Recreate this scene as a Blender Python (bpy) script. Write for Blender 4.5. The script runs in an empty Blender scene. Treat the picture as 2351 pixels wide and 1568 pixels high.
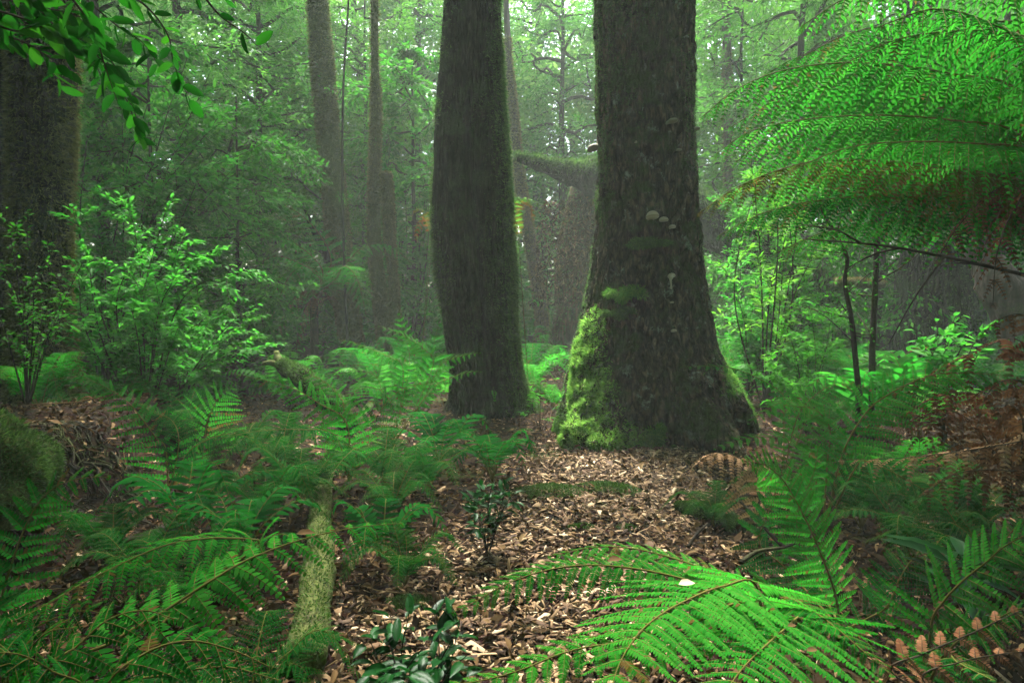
import bpy, math, time
import numpy as np
from mathutils import Vector

T0 = time.time()
rng = np.random.default_rng(11)
sc = bpy.context.scene
COL = sc.collection
W, H = 1024, 682
FOC = 683.0
PITCH = math.atan(31 / FOC)
CAM = np.array([0, 0, 1.5])
S = 1024 / 2351.0

# ------------------------------------------------------------------ helpers
def at(dx, dy, Y):
    """point at world depth Y seen at picture position (dx,dy) of a 2351 px wide picture"""
    px, py = dx * S, dy * S
    a, b = px - 512, 341 - py
    cp, sp = math.cos(PITCH), math.sin(PITCH)
    d = np.array([a, FOC * cp + b * sp, -FOC * sp + b * cp])
    return CAM + d * (Y / d[1])

def hsh(x, y, z):
    h = (x.astype(np.int64) * 374761393 + y.astype(np.int64) * 668265263 + z.astype(np.int64) * 2147483647) & 0xFFFFFFFF
    h = ((h ^ (h >> 13)) * 1274126177) & 0xFFFFFFFF
    h = h ^ (h >> 16)
    return (h & 0xFFFF) / 65535.0

def vnoise(p):
    p = np.asarray(p, float)
    i = np.floor(p).astype(np.int64); f = p - i; f = f * f * (3 - 2 * f)
    r = 0
    for a in (0, 1):
        wa = f[..., 0] if a else 1 - f[..., 0]
        for b in (0, 1):
            wb = f[..., 1] if b else 1 - f[..., 1]
            for c in (0, 1):
                wc = f[..., 2] if c else 1 - f[..., 2]
                r = r + wa * wb * wc * hsh(i[..., 0] + a, i[..., 1] + b, i[..., 2] + c)
    return r * 2 - 1

def fbm(p, o=4):
    p = np.asarray(p, float); r = 0; a = 1.0; s = 0
    for k in range(o):
        r = r + a * vnoise(p * (2 ** k) + 17.3 * k); s += a; a *= 0.5
    return r / s

def sstep(a, b, x):
    t = np.clip((x - a) / (b - a), 0, 1); return t * t * (3 - 2 * t)

def norm(v):
    return v / np.maximum(np.linalg.norm(v, axis=-1, keepdims=True), 1e-9)

def xyz(x, y, z):
    x, y, z = np.broadcast_arrays(np.asarray(x, float), y, z)
    return np.stack([x, y, z], -1)

class MB:
    """collects vertices and faces of one mesh"""
    def __init__(s):
        s.V = []; s.F = []; s.M = []; s.T = []; s.n = 0
    def add(s, V, Fs, m=0, tint=0.5):
        V = np.asarray(V, float).reshape(-1, 3)
        if not isinstance(Fs, list): Fs = [Fs]
        for f in Fs:
            f = np.asarray(f, np.int64)
            if len(f): s.F.append(f + s.n); s.M.append(np.full(len(f), m, np.int32))
        s.V.append(V); s.T.append(np.broadcast_to(np.asarray(tint, float), (len(V),)).copy())
        s.n += len(V)
    def build(s, name, mats, parent=None, smooth=False, loc=None):
        V = np.concatenate(s.V) if s.V else np.zeros((0, 3))
        off = np.zeros(3)
        if parent is not None: off = np.array(parent_loc(parent))
        elif loc is not None: off = np.array(loc)
        me = bpy.data.meshes.new(name)
        me.vertices.add(len(V)); me.vertices.foreach_set('co', (V - off).astype(np.float32).ravel())
        loops = np.concatenate([f.ravel() for f in s.F]).astype(np.int32)
        tot = np.concatenate([np.full(len(f), f.shape[1], np.int32) for f in s.F])
        st = np.concatenate([[0], np.cumsum(tot)[:-1]]).astype(np.int32)
        me.loops.add(len(loops)); me.loops.foreach_set('vertex_index', loops)
        me.polygons.add(len(tot)); me.polygons.foreach_set('loop_start', st); me.polygons.foreach_set('loop_total', tot)
        me.polygons.foreach_set('material_index', np.concatenate(s.M))
        if smooth: me.polygons.foreach_set('use_smooth', np.ones(len(tot), bool))
        me.update(calc_edges=True)
        a = me.attributes.new('tint', 'FLOAT', 'POINT'); a.data.foreach_set('value', np.concatenate(s.T).astype(np.float32))
        if not isinstance(mats, (list, tuple)): mats = [mats]
        for m in mats: me.materials.append(m)
        o = bpy.data.objects.new(name, me); COL.objects.link(o)
        if parent is not None: o.parent = parent
        elif loc is not None: o.location = loc
        return o

def parent_loc(p):
    l = np.zeros(3)
    while p is not None:
        l = l + np.array(p.location); p = p.parent
    return l

def thing(name, label, cat, loc, group=None):
    o = bpy.data.objects.new(name, None); COL.objects.link(o)
    o.empty_display_size = 0.2
    o.location = tuple(float(c) for c in loc)
    return tag(o, label, cat, group)

def tag(o, label, cat, group=None):
    o['label'] = label; o['category'] = cat
    if group: o['group'] = group
    return o

def copy_tree(o, parent=None):
    c = o.copy(); COL.objects.link(c)
    if parent is not None: c.parent = parent
    for ch in list(o.children): copy_tree(ch, c)
    return c

def smooth_path(pts, n=24):
    """Catmull-Rom through the points, n samples equally spaced in length"""
    p = np.asarray(pts, float)
    if len(p) == 2: p = np.array([p[0], (p[0] + p[1]) / 2, p[1]])
    q = np.vstack([2 * p[0] - p[1], p, 2 * p[-1] - p[-2]])
    out = []
    for i in range(1, len(q) - 2):
        t = np.linspace(0, 1, 14, endpoint=False)[:, None]
        a, b, c, d = q[i - 1], q[i], q[i + 1], q[i + 2]
        out.append(0.5 * (2 * b + (c - a) * t + (2 * a - 5 * b + 4 * c - d) * t ** 2 + (3 * b - a - 3 * c + d) * t ** 3))
    out = np.vstack(out + [p[-1:]])
    l = np.concatenate([[0], np.cumsum(np.linalg.norm(np.diff(out, axis=0), axis=1))])
    s = np.linspace(0, l[-1], n)
    return np.stack([np.interp(s, l, out[:, k]) for k in range(3)], 1)

def tangents(P):
    return norm(np.gradient(P, axis=0))

def tube(P, R, k=8, cap=True):
    P = np.asarray(P, float); n = len(P)
    R = np.broadcast_to(np.asarray(R, float), (n,))
    T = tangents(P)
    a = np.array([1, 0, 0]) if abs(T[0, 0]) < 0.8 else np.array([0, 1, 0])
    U = np.zeros((n, 3)); u = norm(np.cross(T[0], a))
    for i in range(n):
        u = u - T[i] * (u @ T[i]); u = u / (np.linalg.norm(u) + 1e-9); U[i] = u
    B = np.cross(T, U)
    th = np.linspace(0, 2 * np.pi, k, endpoint=False)
    V = P[:, None] + R[:, None, None] * (np.cos(th)[None, :, None] * U[:, None] + np.sin(th)[None, :, None] * B[:, None])
    V = V.reshape(-1, 3)
    i = np.arange(n - 1)[:, None] * k; j = np.arange(k)[None]; j2 = (j + 1) % k
    F = np.stack([i + j, i + j2, i + k + j2, i + k + j], -1).reshape(-1, 4)
    Fs = [F]
    if cap:
        Fs.append(np.arange(k)[None, ::-1]); Fs.append(np.arange(k)[None] + (n - 1) * k)
    return V, Fs

KITE = (np.array([[0, 0, 0], [.45, -.5, 0], [1, 0, 0], [.45, .5, 0]]), [np.array([[0, 1, 2, 3]])])
PIN = (np.array([[0, -.44, 0], [.62, -.42, .2], [.62, .42, .2], [0, .44, 0], [1, 0, 0]]), [np.array([[0, 1, 2, 3]]), np.array([[1, 4, 2]])])
LEAF = (np.array([[0, 0, 0], [.28, -.42, 1], [.62, -.4, 1], [1, 0, 0], [.62, .4, 1], [.28, .42, 1], [.28, 0, 0], [.62, 0, 0]]),
        [np.array([[6, 1, 2, 7], [7, 4, 5, 6]]), np.array([[0, 1, 6], [0, 6, 5], [7, 2, 3], [7, 3, 4]])])
BLADE = (np.array([[0, -.4, 0], [.35, -.5, .5], [.35, .5, .5], [0, .4, 0], [.72, -.34, .3], [.72, .34, .3], [1, 0, 0]]),
         [np.array([[0, 1, 2, 3], [1, 4, 5, 2]]), np.array([[4, 6, 5]])])
_u = np.array([0, .12, .25, .38, .5, .62, .75, .88, 1.0])
_w = np.array([0, .3, .46, .5, .5, .46, .38, .22, 0])
SER = (np.vstack([np.stack([_u, 0 * _u, 0 * _u], 1),
                  np.stack([_u[1:-1] + .03 * np.array([0, 1, 0, 1, 0, 1, 0]), -_w[1:-1] * (1 - .08 * np.array([0, 1, 0, 1, 0, 1, 0])), np.ones(7)], 1),
                  np.stack([_u[1:-1] + .03 * np.array([1, 0, 1, 0, 1, 0, 1]), _w[1:-1] * (1 - .08 * np.array([1, 0, 1, 0, 1, 0, 1])), np.ones(7)], 1)]),
       [np.array([[i + 1, 8 + 1 + i, 8 + 2 + i, i + 2] for i in range(6)] + [[i + 2, 15 + 2 + i, 15 + 1 + i, i + 1] for i in range(6)]),
        np.array([[0, 9, 1], [0, 1, 16], [7, 15, 8], [7, 8, 22]])])

def leaves(mb, P, D, N, L, Wd, shape=KITE, fold=0.15, curl=0.12, m=0, tint=None):
    """one leaf per row: at P, along D, facing N"""
    n = len(P)
    if n == 0: return
    D = norm(D); B = norm(np.cross(N, D)); N = np.cross(D, B)
    L = np.broadcast_to(L, (n,))[:, None]; Wd = np.broadcast_to(Wd, (n,))[:, None]
    tv, tf = shape; k = len(tv)
    V = np.zeros((n, k, 3))
    for i in range(k):
        u, v, w = tv[i]
        V[:, i] = P + D * (L * u) + B * (Wd * v) + N * (Wd * fold * w * (1 if k > 4 else 0) - L * curl * u * u)
    Fs = [(np.arange(n)[:, None, None] * k + f[None]).reshape(-1, f.shape[1]) for f in tf]
    if tint is None: tint = rng.random(n)
    mb.add(V.reshape(-1, 3), Fs, m, np.repeat(np.broadcast_to(tint, (n,)), k))

def rnd_dir(n, zs=1.0):
    v = rng.normal(size=(n, 3)); v[:, 2] *= zs; return norm(v)

# ------------------------------------------------------------------ materials
def new_mat(name):
    m = bpy.data.materials.new(name); m.use_nodes = True
    nt = m.node_tree; nt.nodes.clear()
    out = nt.nodes.new('ShaderNodeOutputMaterial')
    def N(t, **kw):
        n = nt.nodes.new(t)
        for k, v in kw.items(): setattr(n, k, v)
        return n
    return m, nt, N, out

def ramp(nt, N, stops, src):
    r = N('ShaderNodeValToRGB'); e = r.color_ramp.elements
    while len(e) < len(stops): e.new(0.5)
    for i, (p, c) in enumerate(stops):
        e[i].position = p; e[i].color = (*c, 1)
    nt.links.new(src, r.inputs[0]); return r

def leaf_mat(name, stops, trans=0.4, tcol=1.6, rough=0.45, spec=0.4):
    m, nt, N, out = new_mat(name); L = nt.links.new
    a = N('ShaderNodeAttribute', attribute_name='tint')
    r = ramp(nt, N, stops, a.outputs['Fac'])
    p = N('ShaderNodeBsdfPrincipled'); p.inputs['Roughness'].default_value = rough
    p.inputs['Specular IOR Level'].default_value = spec
    L(r.outputs[0], p.inputs['Base Color'])
    if trans > 0:
        t = N('ShaderNodeBsdfTranslucent')
        mx = N('ShaderNodeMix', data_type='RGBA', blend_type='MULTIPLY'); mx.inputs[0].default_value = 1
        L(r.outputs[0], mx.inputs[6]); mx.inputs[7].default_value = (1.3 * tcol / 1.6, 1.5 * tcol / 1.6, 1.1 * tcol / 1.6, 1)
        L(mx.outputs[2], t.inputs[0])
        ms = N('ShaderNodeMixShader'); ms.inputs[0].default_value = trans
        L(p.outputs[0], ms.inputs[1]); L(t.outputs[0], ms.inputs[2]); L(ms.outputs[0], out.inputs[0])
    else: L(p.outputs[0], out.inputs[0])
    return m

def bark_mat(name, dark, light, moss=(0.05, 0.085, 0.015), moss_amt=0.45, lichen=0.0, lich_col=(.22, .25, .2), stretch=6, bump=0.6, scale=9, plates=0):
    m, nt, N, out = new_mat(name); L = nt.links.new
    tc = N('ShaderNodeTexCoord'); mp = N('ShaderNodeMapping'); mp.inputs['Scale'].default_value = (1, 1, 1 / stretch)
    L(tc.outputs['Object'], mp.inputs[0])
    n1 = N('ShaderNodeTexNoise'); n1.inputs['Scale'].default_value = scale; n1.inputs['Detail'].default_value = 8; n1.inputs['Roughness'].default_value = .65
    L(mp.outputs[0], n1.inputs['Vector'])
    r1 = ramp(nt, N, [(.38, dark), (.50, tuple(.5 * a + .3 * b for a, b in zip(dark, light))), (.66, light)], n1.outputs[0])
    col = r1.outputs[0]
    vo = None
    if plates:
        wn = N('ShaderNodeTexNoise'); wn.inputs['Scale'].default_value = 6; wn.inputs['Detail'].default_value = 3; L(mp.outputs[0], wn.inputs['Vector'])
        wm = N('ShaderNodeMix', data_type='VECTOR'); wm.inputs[0].default_value = .16; L(mp.outputs[0], wm.inputs[4]); L(wn.outputs['Color'], wm.inputs[5])
        vo = N('ShaderNodeTexVoronoi', feature='DISTANCE_TO_EDGE'); vo.inputs['Scale'].default_value = plates; L(wm.outputs[1], vo.inputs['Vector'])
        rv = ramp(nt, N, [(.0, (.10, .10, .10)), (.10, (.55, .55, .55)), (.3, (1, 1, 1))], vo.outputs['Distance'])  # plate edges darkened: dark inner bark plus painted shade in the fissures
        mv = N('ShaderNodeMix', data_type='RGBA', blend_type='MULTIPLY'); mv.inputs[0].default_value = 1; L(col, mv.inputs[6]); L(rv.outputs[0], mv.inputs[7]); col = mv.outputs[2]
    n2 = N('ShaderNodeTexNoise'); n2.inputs['Scale'].default_value = 2.3; n2.inputs['Detail'].default_value = 9; n2.inputs['Roughness'].default_value = .72
    L(tc.outputs['Object'], n2.inputs['Vector'])
    if lichen > 0:
        n3 = N('ShaderNodeTexNoise'); n3.inputs['Scale'].default_value = 5; n3.inputs['Detail'].default_value = 10; n3.inputs['Roughness'].default_value = .75
        L(tc.outputs['Object'], n3.inputs['Vector'])
        rl = ramp(nt, N, [(.66 - lichen * .2, (0, 0, 0)), (.74 - lichen * .2, (1, 1, 1))], n3.outputs[0])
        mx = N('ShaderNodeMix', data_type='RGBA'); L(rl.outputs[0], mx.inputs[0]); L(col, mx.inputs[6]); mx.inputs[7].default_value = (*lich_col, 1)
        col = mx.outputs[2]
    rm = ramp(nt, N, [(.62 - moss_amt * .3, (0, 0, 0)), (.74 - moss_amt * .3, (1, 1, 1))], n2.outputs[0])
    nm = N('ShaderNodeTexNoise'); nm.inputs['Scale'].default_value = 60; nm.inputs['Detail'].default_value = 4
    L(tc.outputs['Object'], nm.inputs['Vector'])
    mc = ramp(nt, N, [(.3, tuple(c * .45 for c in moss)), (.7, tuple(c * 1.5 for c in moss))], nm.outputs[0])
    mx = N('ShaderNodeMix', data_type='RGBA'); L(rm.outputs[0], mx.inputs[0]); L(col, mx.inputs[6]); L(mc.outputs[0], mx.inputs[7])
    p = N('ShaderNodeBsdfPrincipled'); p.inputs['Roughness'].default_value = .95; p.inputs['Specular IOR Level'].default_value = .07
    L(mx.outputs[2], p.inputs['Base Color'])
    ad = N('ShaderNodeMath', operation='ADD'); L(n1.outputs[0], ad.inputs[0]); 
    ml = N('ShaderNodeMath', operation='MULTIPLY'); L(nm.outputs[0], ml.inputs[0]); ml.inputs[1].default_value = .3; L(ml.outputs[0], ad.inputs[1])
    if vo is not None:
        rb = ramp(nt, N, [(0, (0, 0, 0)), (.16, (1, 1, 1))], vo.outputs['Distance']); a2 = N('ShaderNodeMath', operation='ADD'); L(ad.outputs[0], a2.inputs[0]); L(rb.outputs[0], a2.inputs[1]); ad = a2
    b = N('ShaderNodeBump'); b.inputs['Strength'].default_value = bump; b.inputs['Distance'].default_value = .04
    L(ad.outputs[0], b.inputs['Height']); L(b.outputs[0], p.inputs['Normal'])
    L(p.outputs[0], out.inputs[0])
    return m

G = lambda r, g, b: (r, g, b)
M = {}
M['fern'] = leaf_mat('fern_green', [(0, (.06, .04, .013)), (.05, (.035, .06, .008)), (.1, (.006, .065, .007)), (.6, (.012, .115, .010)), (1, (.026, .16, .014))], .42, 1.9, .6, 0)
M['fern_bright'] = leaf_mat('fern_bright_green', [(0, (.075, .05, .015)), (.05, (.045, .08, .008)), (.1, (.007, .085, .008)), (.6, (.014, .13, .012)), (1, (.03, .175, .017))], .47, 2.0, .6, 0)  # brighter copy of the fern green, stands in for light on fronds
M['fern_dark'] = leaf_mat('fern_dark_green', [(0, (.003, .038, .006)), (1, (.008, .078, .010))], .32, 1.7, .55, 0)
M['fern_rusty'] = leaf_mat('fern_turning_brown', [(0, (.08, .04, .014)), (.35, (.045, .065, .010)), (1, (.014, .12, .006))], .38, 1.7, .7, 0)
M['fern_dead'] = leaf_mat('fern_dead_brown', [(0, (.045, .019, .009)), (.6, (.095, .042, .02)), (1, (.18, .09, .045))], .2, 1.0, .9, 0)
M['fern_tan'] = leaf_mat('fern_dead_tan', [(0, (.13, .065, .034)), (1, (.32, .20, .115))], .2, 1.0, .9, 0)
M['fern_orange'] = leaf_mat('fern_orange', [(0, (.15, .05, .012)), (.5, (.2, .09, .015)), (1, (.10, .15, .018))], .4, 1.3, .8, 0)
M['rachis'] = leaf_mat('fern_stalk', [(0, (.045, .055, .010)), (1, (.09, .085, .018))], 0, 1, .7, .03)
M['rachis_dark'] = leaf_mat('fern_stalk_dark', [(0, (.018, .016, .009)), (1, (.04, .028, .016))], 0, 1, .8, .08)
M['leaf_bright'] = leaf_mat('leaf_bright', [(0, (.012, .10, .010)), (.6, (.028, .155, .017)), (1, (.06, .21, .028))], .47, 2.0, .5, .03)
M['leaf_mid'] = leaf_mat('leaf_mid', [(0, (.012, .085, .007)), (.6, (.028, .14, .011)), (1, (.055, .19, .017))], .45, 1.9, .5, .03)
M['leaf_fine'] = leaf_mat('leaf_fine', [(0, (.022, .10, .014)), (.6, (.05, .16, .024)), (1, (.095, .22, .038))], .47, 1.9, .55, .03)  # lightened to paint extra brightness into the background trees
M['leaf_yellow'] = leaf_mat('leaf_yellow_green', [(0, (.03, .12, .010)), (1, (.075, .19, .018))], .47, 1.9, .55, .03)
M['leaf_far_misty'] = leaf_mat('leaf_far_misty', [(0, (.06, .14, .03)), (.6, (.11, .21, .05)), (1, (.17, .28, .08))], .47, 1.7, .6, 0)  # paler leaf green, mist glow painted into the far foliage
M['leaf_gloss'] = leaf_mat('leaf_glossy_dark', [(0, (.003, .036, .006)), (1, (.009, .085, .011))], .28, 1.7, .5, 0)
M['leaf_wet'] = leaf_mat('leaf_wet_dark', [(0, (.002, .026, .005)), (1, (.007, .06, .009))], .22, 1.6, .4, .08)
M['leaf_over'] = leaf_mat('leaf_overhang', [(0, (.004, .045, .004)), (.7, (.010, .085, .006)), (1, (.03, .15, .008))], .45, 2.1, .6, 0)
M['moss'] = leaf_mat('moss_olive', [(0, (.016, .042, .009)), (.6, (.042, .095, .018)), (1, (.09, .16, .035))], .3, 1.4, .8, .15)
M['moss_bright'] = leaf_mat('moss_bright', [(0, (.025, .10, .012)), (.6, (.07, .19, .024)), (1, (.15, .29, .05))], .35, 1.4, .8, .15)
M['moss_lit_lime'] = leaf_mat('moss_lit_lime', [(0, (.035, .13, .015)), (.5, (.10, .25, .035)), (1, (.24, .40, .09))], .4, 1.4, .9, .05)  # brightened moss copy, light on the cushion put into its colour
M['moss_dark'] = leaf_mat('moss_dark', [(0, (.015, .035, .008)), (1, (.04, .07, .014))], .25, 1.3, .8, .15)
M['moss_pale'] = leaf_mat('moss_pale', [(0, (.04, .05, .013)), (.6, (.09, .10, .03)), (1, (.16, .17, .055))], .3, 1.3, .8, .02)
M['moss_tan'] = leaf_mat('moss_tan', [(0, (.09, .08, .03)), (1, (.19, .17, .06))], .3, 1.3, .8, .15)
M['bark_main'] = bark_mat('bark_big_tree', (.012, .008, .0055), (.20, .145, .10), moss=(.028, .05, .010), moss_amt=.42, lichen=.45, stretch=3, bump=1, scale=14, plates=13)
M['bark_dark'] = bark_mat('bark_dark_tree', (.006, .006, .0045), (.05, .043, .032), moss=(.02, .035, .012), moss_amt=.5, lichen=.1, lich_col=(.1, .14, .11), stretch=6, bump=.9, scale=13, plates=13)
M['bark_moss'] = bark_mat('bark_mossy', (.03, .025, .015), (.07, .055, .035), moss=(.06, .075, .02), moss_amt=.95, stretch=3, bump=.6)
M['bark_twig'] = bark_mat('bark_twig', (.015, .013, .01), (.045, .038, .028), moss=(.04, .05, .015), moss_amt=.4, stretch=4, bump=.4)
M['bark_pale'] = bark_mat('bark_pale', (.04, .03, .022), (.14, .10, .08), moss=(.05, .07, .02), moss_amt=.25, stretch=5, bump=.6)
M['rot'] = bark_mat('rotten_wood', (.03, .018, .01), (.14, .08, .045), moss=(.05, .08, .02), moss_amt=.15, stretch=6, bump=.7)
M['fiber'] = bark_mat('tree_fern_fibre', (.012, .008, .005), (.05, .032, .02), moss=(.03, .04, .01), moss_amt=.3, stretch=2, bump=1, scale=30)
M['chip'] = leaf_mat('wood_chip', [(0, (.025, .013, .007)), (.35, (.10, .055, .024)), (.7, (.25, .165, .082)), (1, (.54, .43, .29))], 0, 1, .75, .2)
M['litter'] = leaf_mat('dead_leaf', [(0, (.010, .006, .003)), (.5, (.034, .021, .009)), (.8, (.10, .060, .025)), (1, (.24, .17, .085))], .1, 1, .9, .06)
def fungus_mat():
    m, nt, N, out = new_mat('fungus'); L = nt.links.new
    a = N('ShaderNodeAttribute', attribute_name='tint')
    r = ramp(nt, N, [(0, (.20, .17, .11)), (.25, (.34, .30, .21)), (.5, (.40, .35, .25)), (.62, (.2, .15, .09)), (.74, (.36, .31, .21)), (.86, (.25, .2, .13)), (.95, (.42, .38, .28))], a.outputs['Fac'])
    p = N('ShaderNodeBsdfPrincipled'); p.inputs['Roughness'].default_value = .6
    p.inputs['Subsurface Weight'].default_value = 0
    L(r.outputs[0], p.inputs['Base Color']); L(p.outputs[0], out.inputs[0]); return m
M['fungus'] = fungus_mat()
M['fungus_dark'] = leaf_mat('fungus_old', [(0, (.13, .11, .07)), (1, (.2, .19, .13))], 0, 1, .7, .2)

# ------------------------------------------------------------------ ground
def gz(x, y):
    x = np.asarray(x, float); y = np.asarray(y, float)
    p = xyz(x * .55, y * .55, 3.1)
    z = .09 * fbm(p, 3) + .025 * fbm(p * 5, 2)
    z = z + .045 * np.clip(y - 10.5, 0, 40)
    # raised bank on the left, steep towards the path
    bank = sstep(-2.75, -3.6, x + .25 * vnoise(xyz(x * 0, y * 1.3, 1.7))) * sstep(3.4, 4.6, y) * (1 - sstep(6.4, 8.2, y))
    z = z + .62 * bank * (1 + .15 * vnoise(xyz(x * 1.1, y * 1.1, 8)))
    # low rise on the right beyond the dead bracken
    z = z + .28 * sstep(2.6, 4.5, x) * sstep(3, 5, y) * (1 - sstep(9, 13, y))
    d = np.sqrt(((x + 6.4) / 2.0) ** 2 + ((y - 13.2) / 1.6) ** 2)
    z = z * (1 - (1 - sstep(.6, 1.7, d))) + (-.12) * (1 - sstep(.6, 1.7, d))
    return z

def ground_mat():
    m, nt, N, out = new_mat('forest_soil'); L = nt.links.new
    tc = N('ShaderNodeTexCoord')
    n1 = N('ShaderNodeTexNoise'); n1.inputs['Scale'].default_value = 14; n1.inputs['Detail'].default_value = 9; n1.inputs['Roughness'].default_value = .7
    L(tc.outputs['Object'], n1.inputs['Vector'])
    v = N('ShaderNodeTexVoronoi'); v.inputs['Scale'].default_value = 26; L(tc.outputs['Object'], v.inputs['Vector'])
    r = ramp(nt, N, [(.3, (.006, .004, .003)), (.6, (.025, .015, .009)), (.8, (.06, .036, .02))], n1.outputs[0])
    mx = N('ShaderNodeMix', data_type='RGBA', blend_type='MULTIPLY'); mx.inputs[0].default_value = .6
    L(r.outputs[0], mx.inputs[6]); L(v.outputs['Color'], mx.inputs[7])
    n2 = N('ShaderNodeTexNoise'); n2.inputs['Scale'].default_value = 1.1; n2.inputs['Detail'].default_value = 6
    L(tc.outputs['Object'], n2.inputs['Vector'])
    rm = ramp(nt, N, [(.58, (0, 0, 0)), (.7, (1, 1, 1))], n2.outputs[0])
    m2 = N('ShaderNodeMix', data_type='RGBA'); L(rm.outputs[0], m2.inputs[0]); L(mx.outputs[2], m2.inputs[6]); m2.inputs[7].default_value = (.035, .05, .012, 1)
    p = N('ShaderNodeBsdfPrincipled'); p.inputs['Roughness'].default_value = 1; p.inputs['Specular IOR Level'].default_value = .04
    L(m2.outputs[2], p.inputs['Base Color'])
    b = N('ShaderNodeBump'); b.inputs['Strength'].default_value = .8; b.inputs['Distance'].default_value = .03
    L(n1.outputs[0], b.inputs['Height']); L(b.outputs[0], p.inputs['Normal']); L(p.outputs[0], out.inputs[0])
    return m
M['soil'] = ground_mat()
xs = np.concatenate([np.linspace(-62, -9, 40), np.linspace(-8.9, 8.9, 240), np.linspace(9, 62, 40)])
ys = np.concatenate([np.linspace(-40, -2, 24), np.linspace(-1.8, 14, 220), np.linspace(14.2, 62, 70)])
gx, gy = np.meshgrid(xs, ys)
mb = MB(); nx = len(xs)
ii = np.arange(len(ys) - 1)[:, None] * nx + np.arange(nx - 1)[None]
mb.add(xyz(gx, gy, gz(gx, gy)), np.stack([ii, ii + 1, ii + nx + 1, ii + nx], -1).reshape(-1, 4))
g = mb.build('ground', M['soil'], smooth=True); g['kind'] = 'structure'

def water_mat():
    m, nt, N, out = new_mat('pond_water')
    p = N('ShaderNodeBsdfPrincipled'); p.inputs['Base Color'].default_value = (.012, .016, .01, 1); p.inputs['Roughness'].default_value = .06
    n = N('ShaderNodeTexNoise'); n.inputs['Scale'].default_value = 6
    b = N('ShaderNodeBump'); b.inputs['Strength'].default_value = .012; nt.links.new(n.outputs[0], b.inputs['Height']); nt.links.new(b.outputs[0], p.inputs['Normal'])
    nt.links.new(p.outputs[0], out.inputs[0]); return m
mb = MB(); th = np.linspace(0, 2 * np.pi, 40, endpoint=False)
rr = 1 + .12 * np.sin(3 * th + 1)
mb.add(np.vstack([[[-6.4, 13.2, 0.0]], xyz(-6.4 + 2.6 * rr * np.cos(th), 13.2 + 2.1 * rr * np.sin(th), 0.0)]),
       np.stack([np.zeros(40, int), np.arange(40) + 1, (np.arange(40) + 1) % 40 + 1], 1))
w = mb.build('pond_water', water_mat()); w['kind'] = 'structure'

def on_ground(dx, dy, guess=5):
    Y = guess
    for k in range(40):
        p = at(dx, dy, Y); e = p[2] - gz(p[0], p[1])
        s = (CAM[2] - p[2]) / max(Y, .1)
        if s <= 0: return at(dx, dy, 20)
        Y = Y + np.clip(e / s, -1, 1) * .7
    p = at(dx, dy, Y); return p

# ------------------------------------------------------------------ litter on the ground
def slope_n(x, y):
    e = .05
    return norm(np.stack([-(gz(x + e, y) - gz(x - e, y)) / (2 * e), -(gz(x, y + e) - gz(x, y - e)) / (2 * e), np.ones_like(x)], -1))

def path_mask(x, y):
    c = .10 + (y - 3) * .27
    hw = 1.12 - .04 * y
    return np.exp(-((x - c) / hw) ** 4) * sstep(1.2, 2.2, y) * (1 - sstep(6.6, 8.6, y))

# wood chips
n = 90000
x = rng.uniform(-3.2, 4.2, n); y = 1.3 + 8.2 * rng.random(n) ** 1.1
pm = path_mask(x, y) * (.55 + .45 * sstep(-.25, .2, vnoise(xyz(x * 1.4, y * 1.4, 5)))) + .035
k = rng.random(n) < pm
x, y = x[k], y[k]; n = len(x)
Lc = np.exp(rng.normal(np.log(.036), .5, n)).clip(.015, .12); Wc = Lc * rng.uniform(.12, .5, n); Tc = rng.uniform(.002, .007, n)
D = rnd_dir(n); D[:, 2] *= .35; D = norm(D); Nn = norm(slope_n(x, y) + rng.normal(size=(n, 3)) * .35)
B = norm(np.cross(Nn, D)); Nn = np.cross(D, B)
P = xyz(x, y, gz(x, y) + .006 + rng.random(n) * .022)
corn = [(-.5, -.5, 0), (.5, -.25, 0), (.5, .3, 0), (-.5, .5, 0), (-.42, -.42, 1), (.4, -.2, 1), (.42, .22, 1), (-.4, .45, 1)]
V = np.zeros((n, 8, 3))
for i, (a, b, c) in enumerate(corn):
    ja = a + rng.uniform(-.15, .15, n); jb = b + rng.uniform(-.15, .15, n)
    V[:, i] = P + D * (Lc * ja)[:, None] + B * (Wc * jb)[:, None] + Nn * (Tc * c)[:, None]
fq = np.array([[4, 5, 6, 7], [0, 1, 5, 4], [1, 2, 6, 5], [2, 3, 7, 6], [3, 0, 4, 7]])
mb = MB(); tt = np.clip(rng.beta(1.35, 1.75, n), 0, 1)
mb.add(V.reshape(-1, 3), (np.arange(n)[:, None, None] * 8 + fq[None]).reshape(-1, 4), 0, np.repeat(tt, 8))
o = mb.build('wood_chips', M['chip']); o['kind'] = 'stuff'

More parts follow.
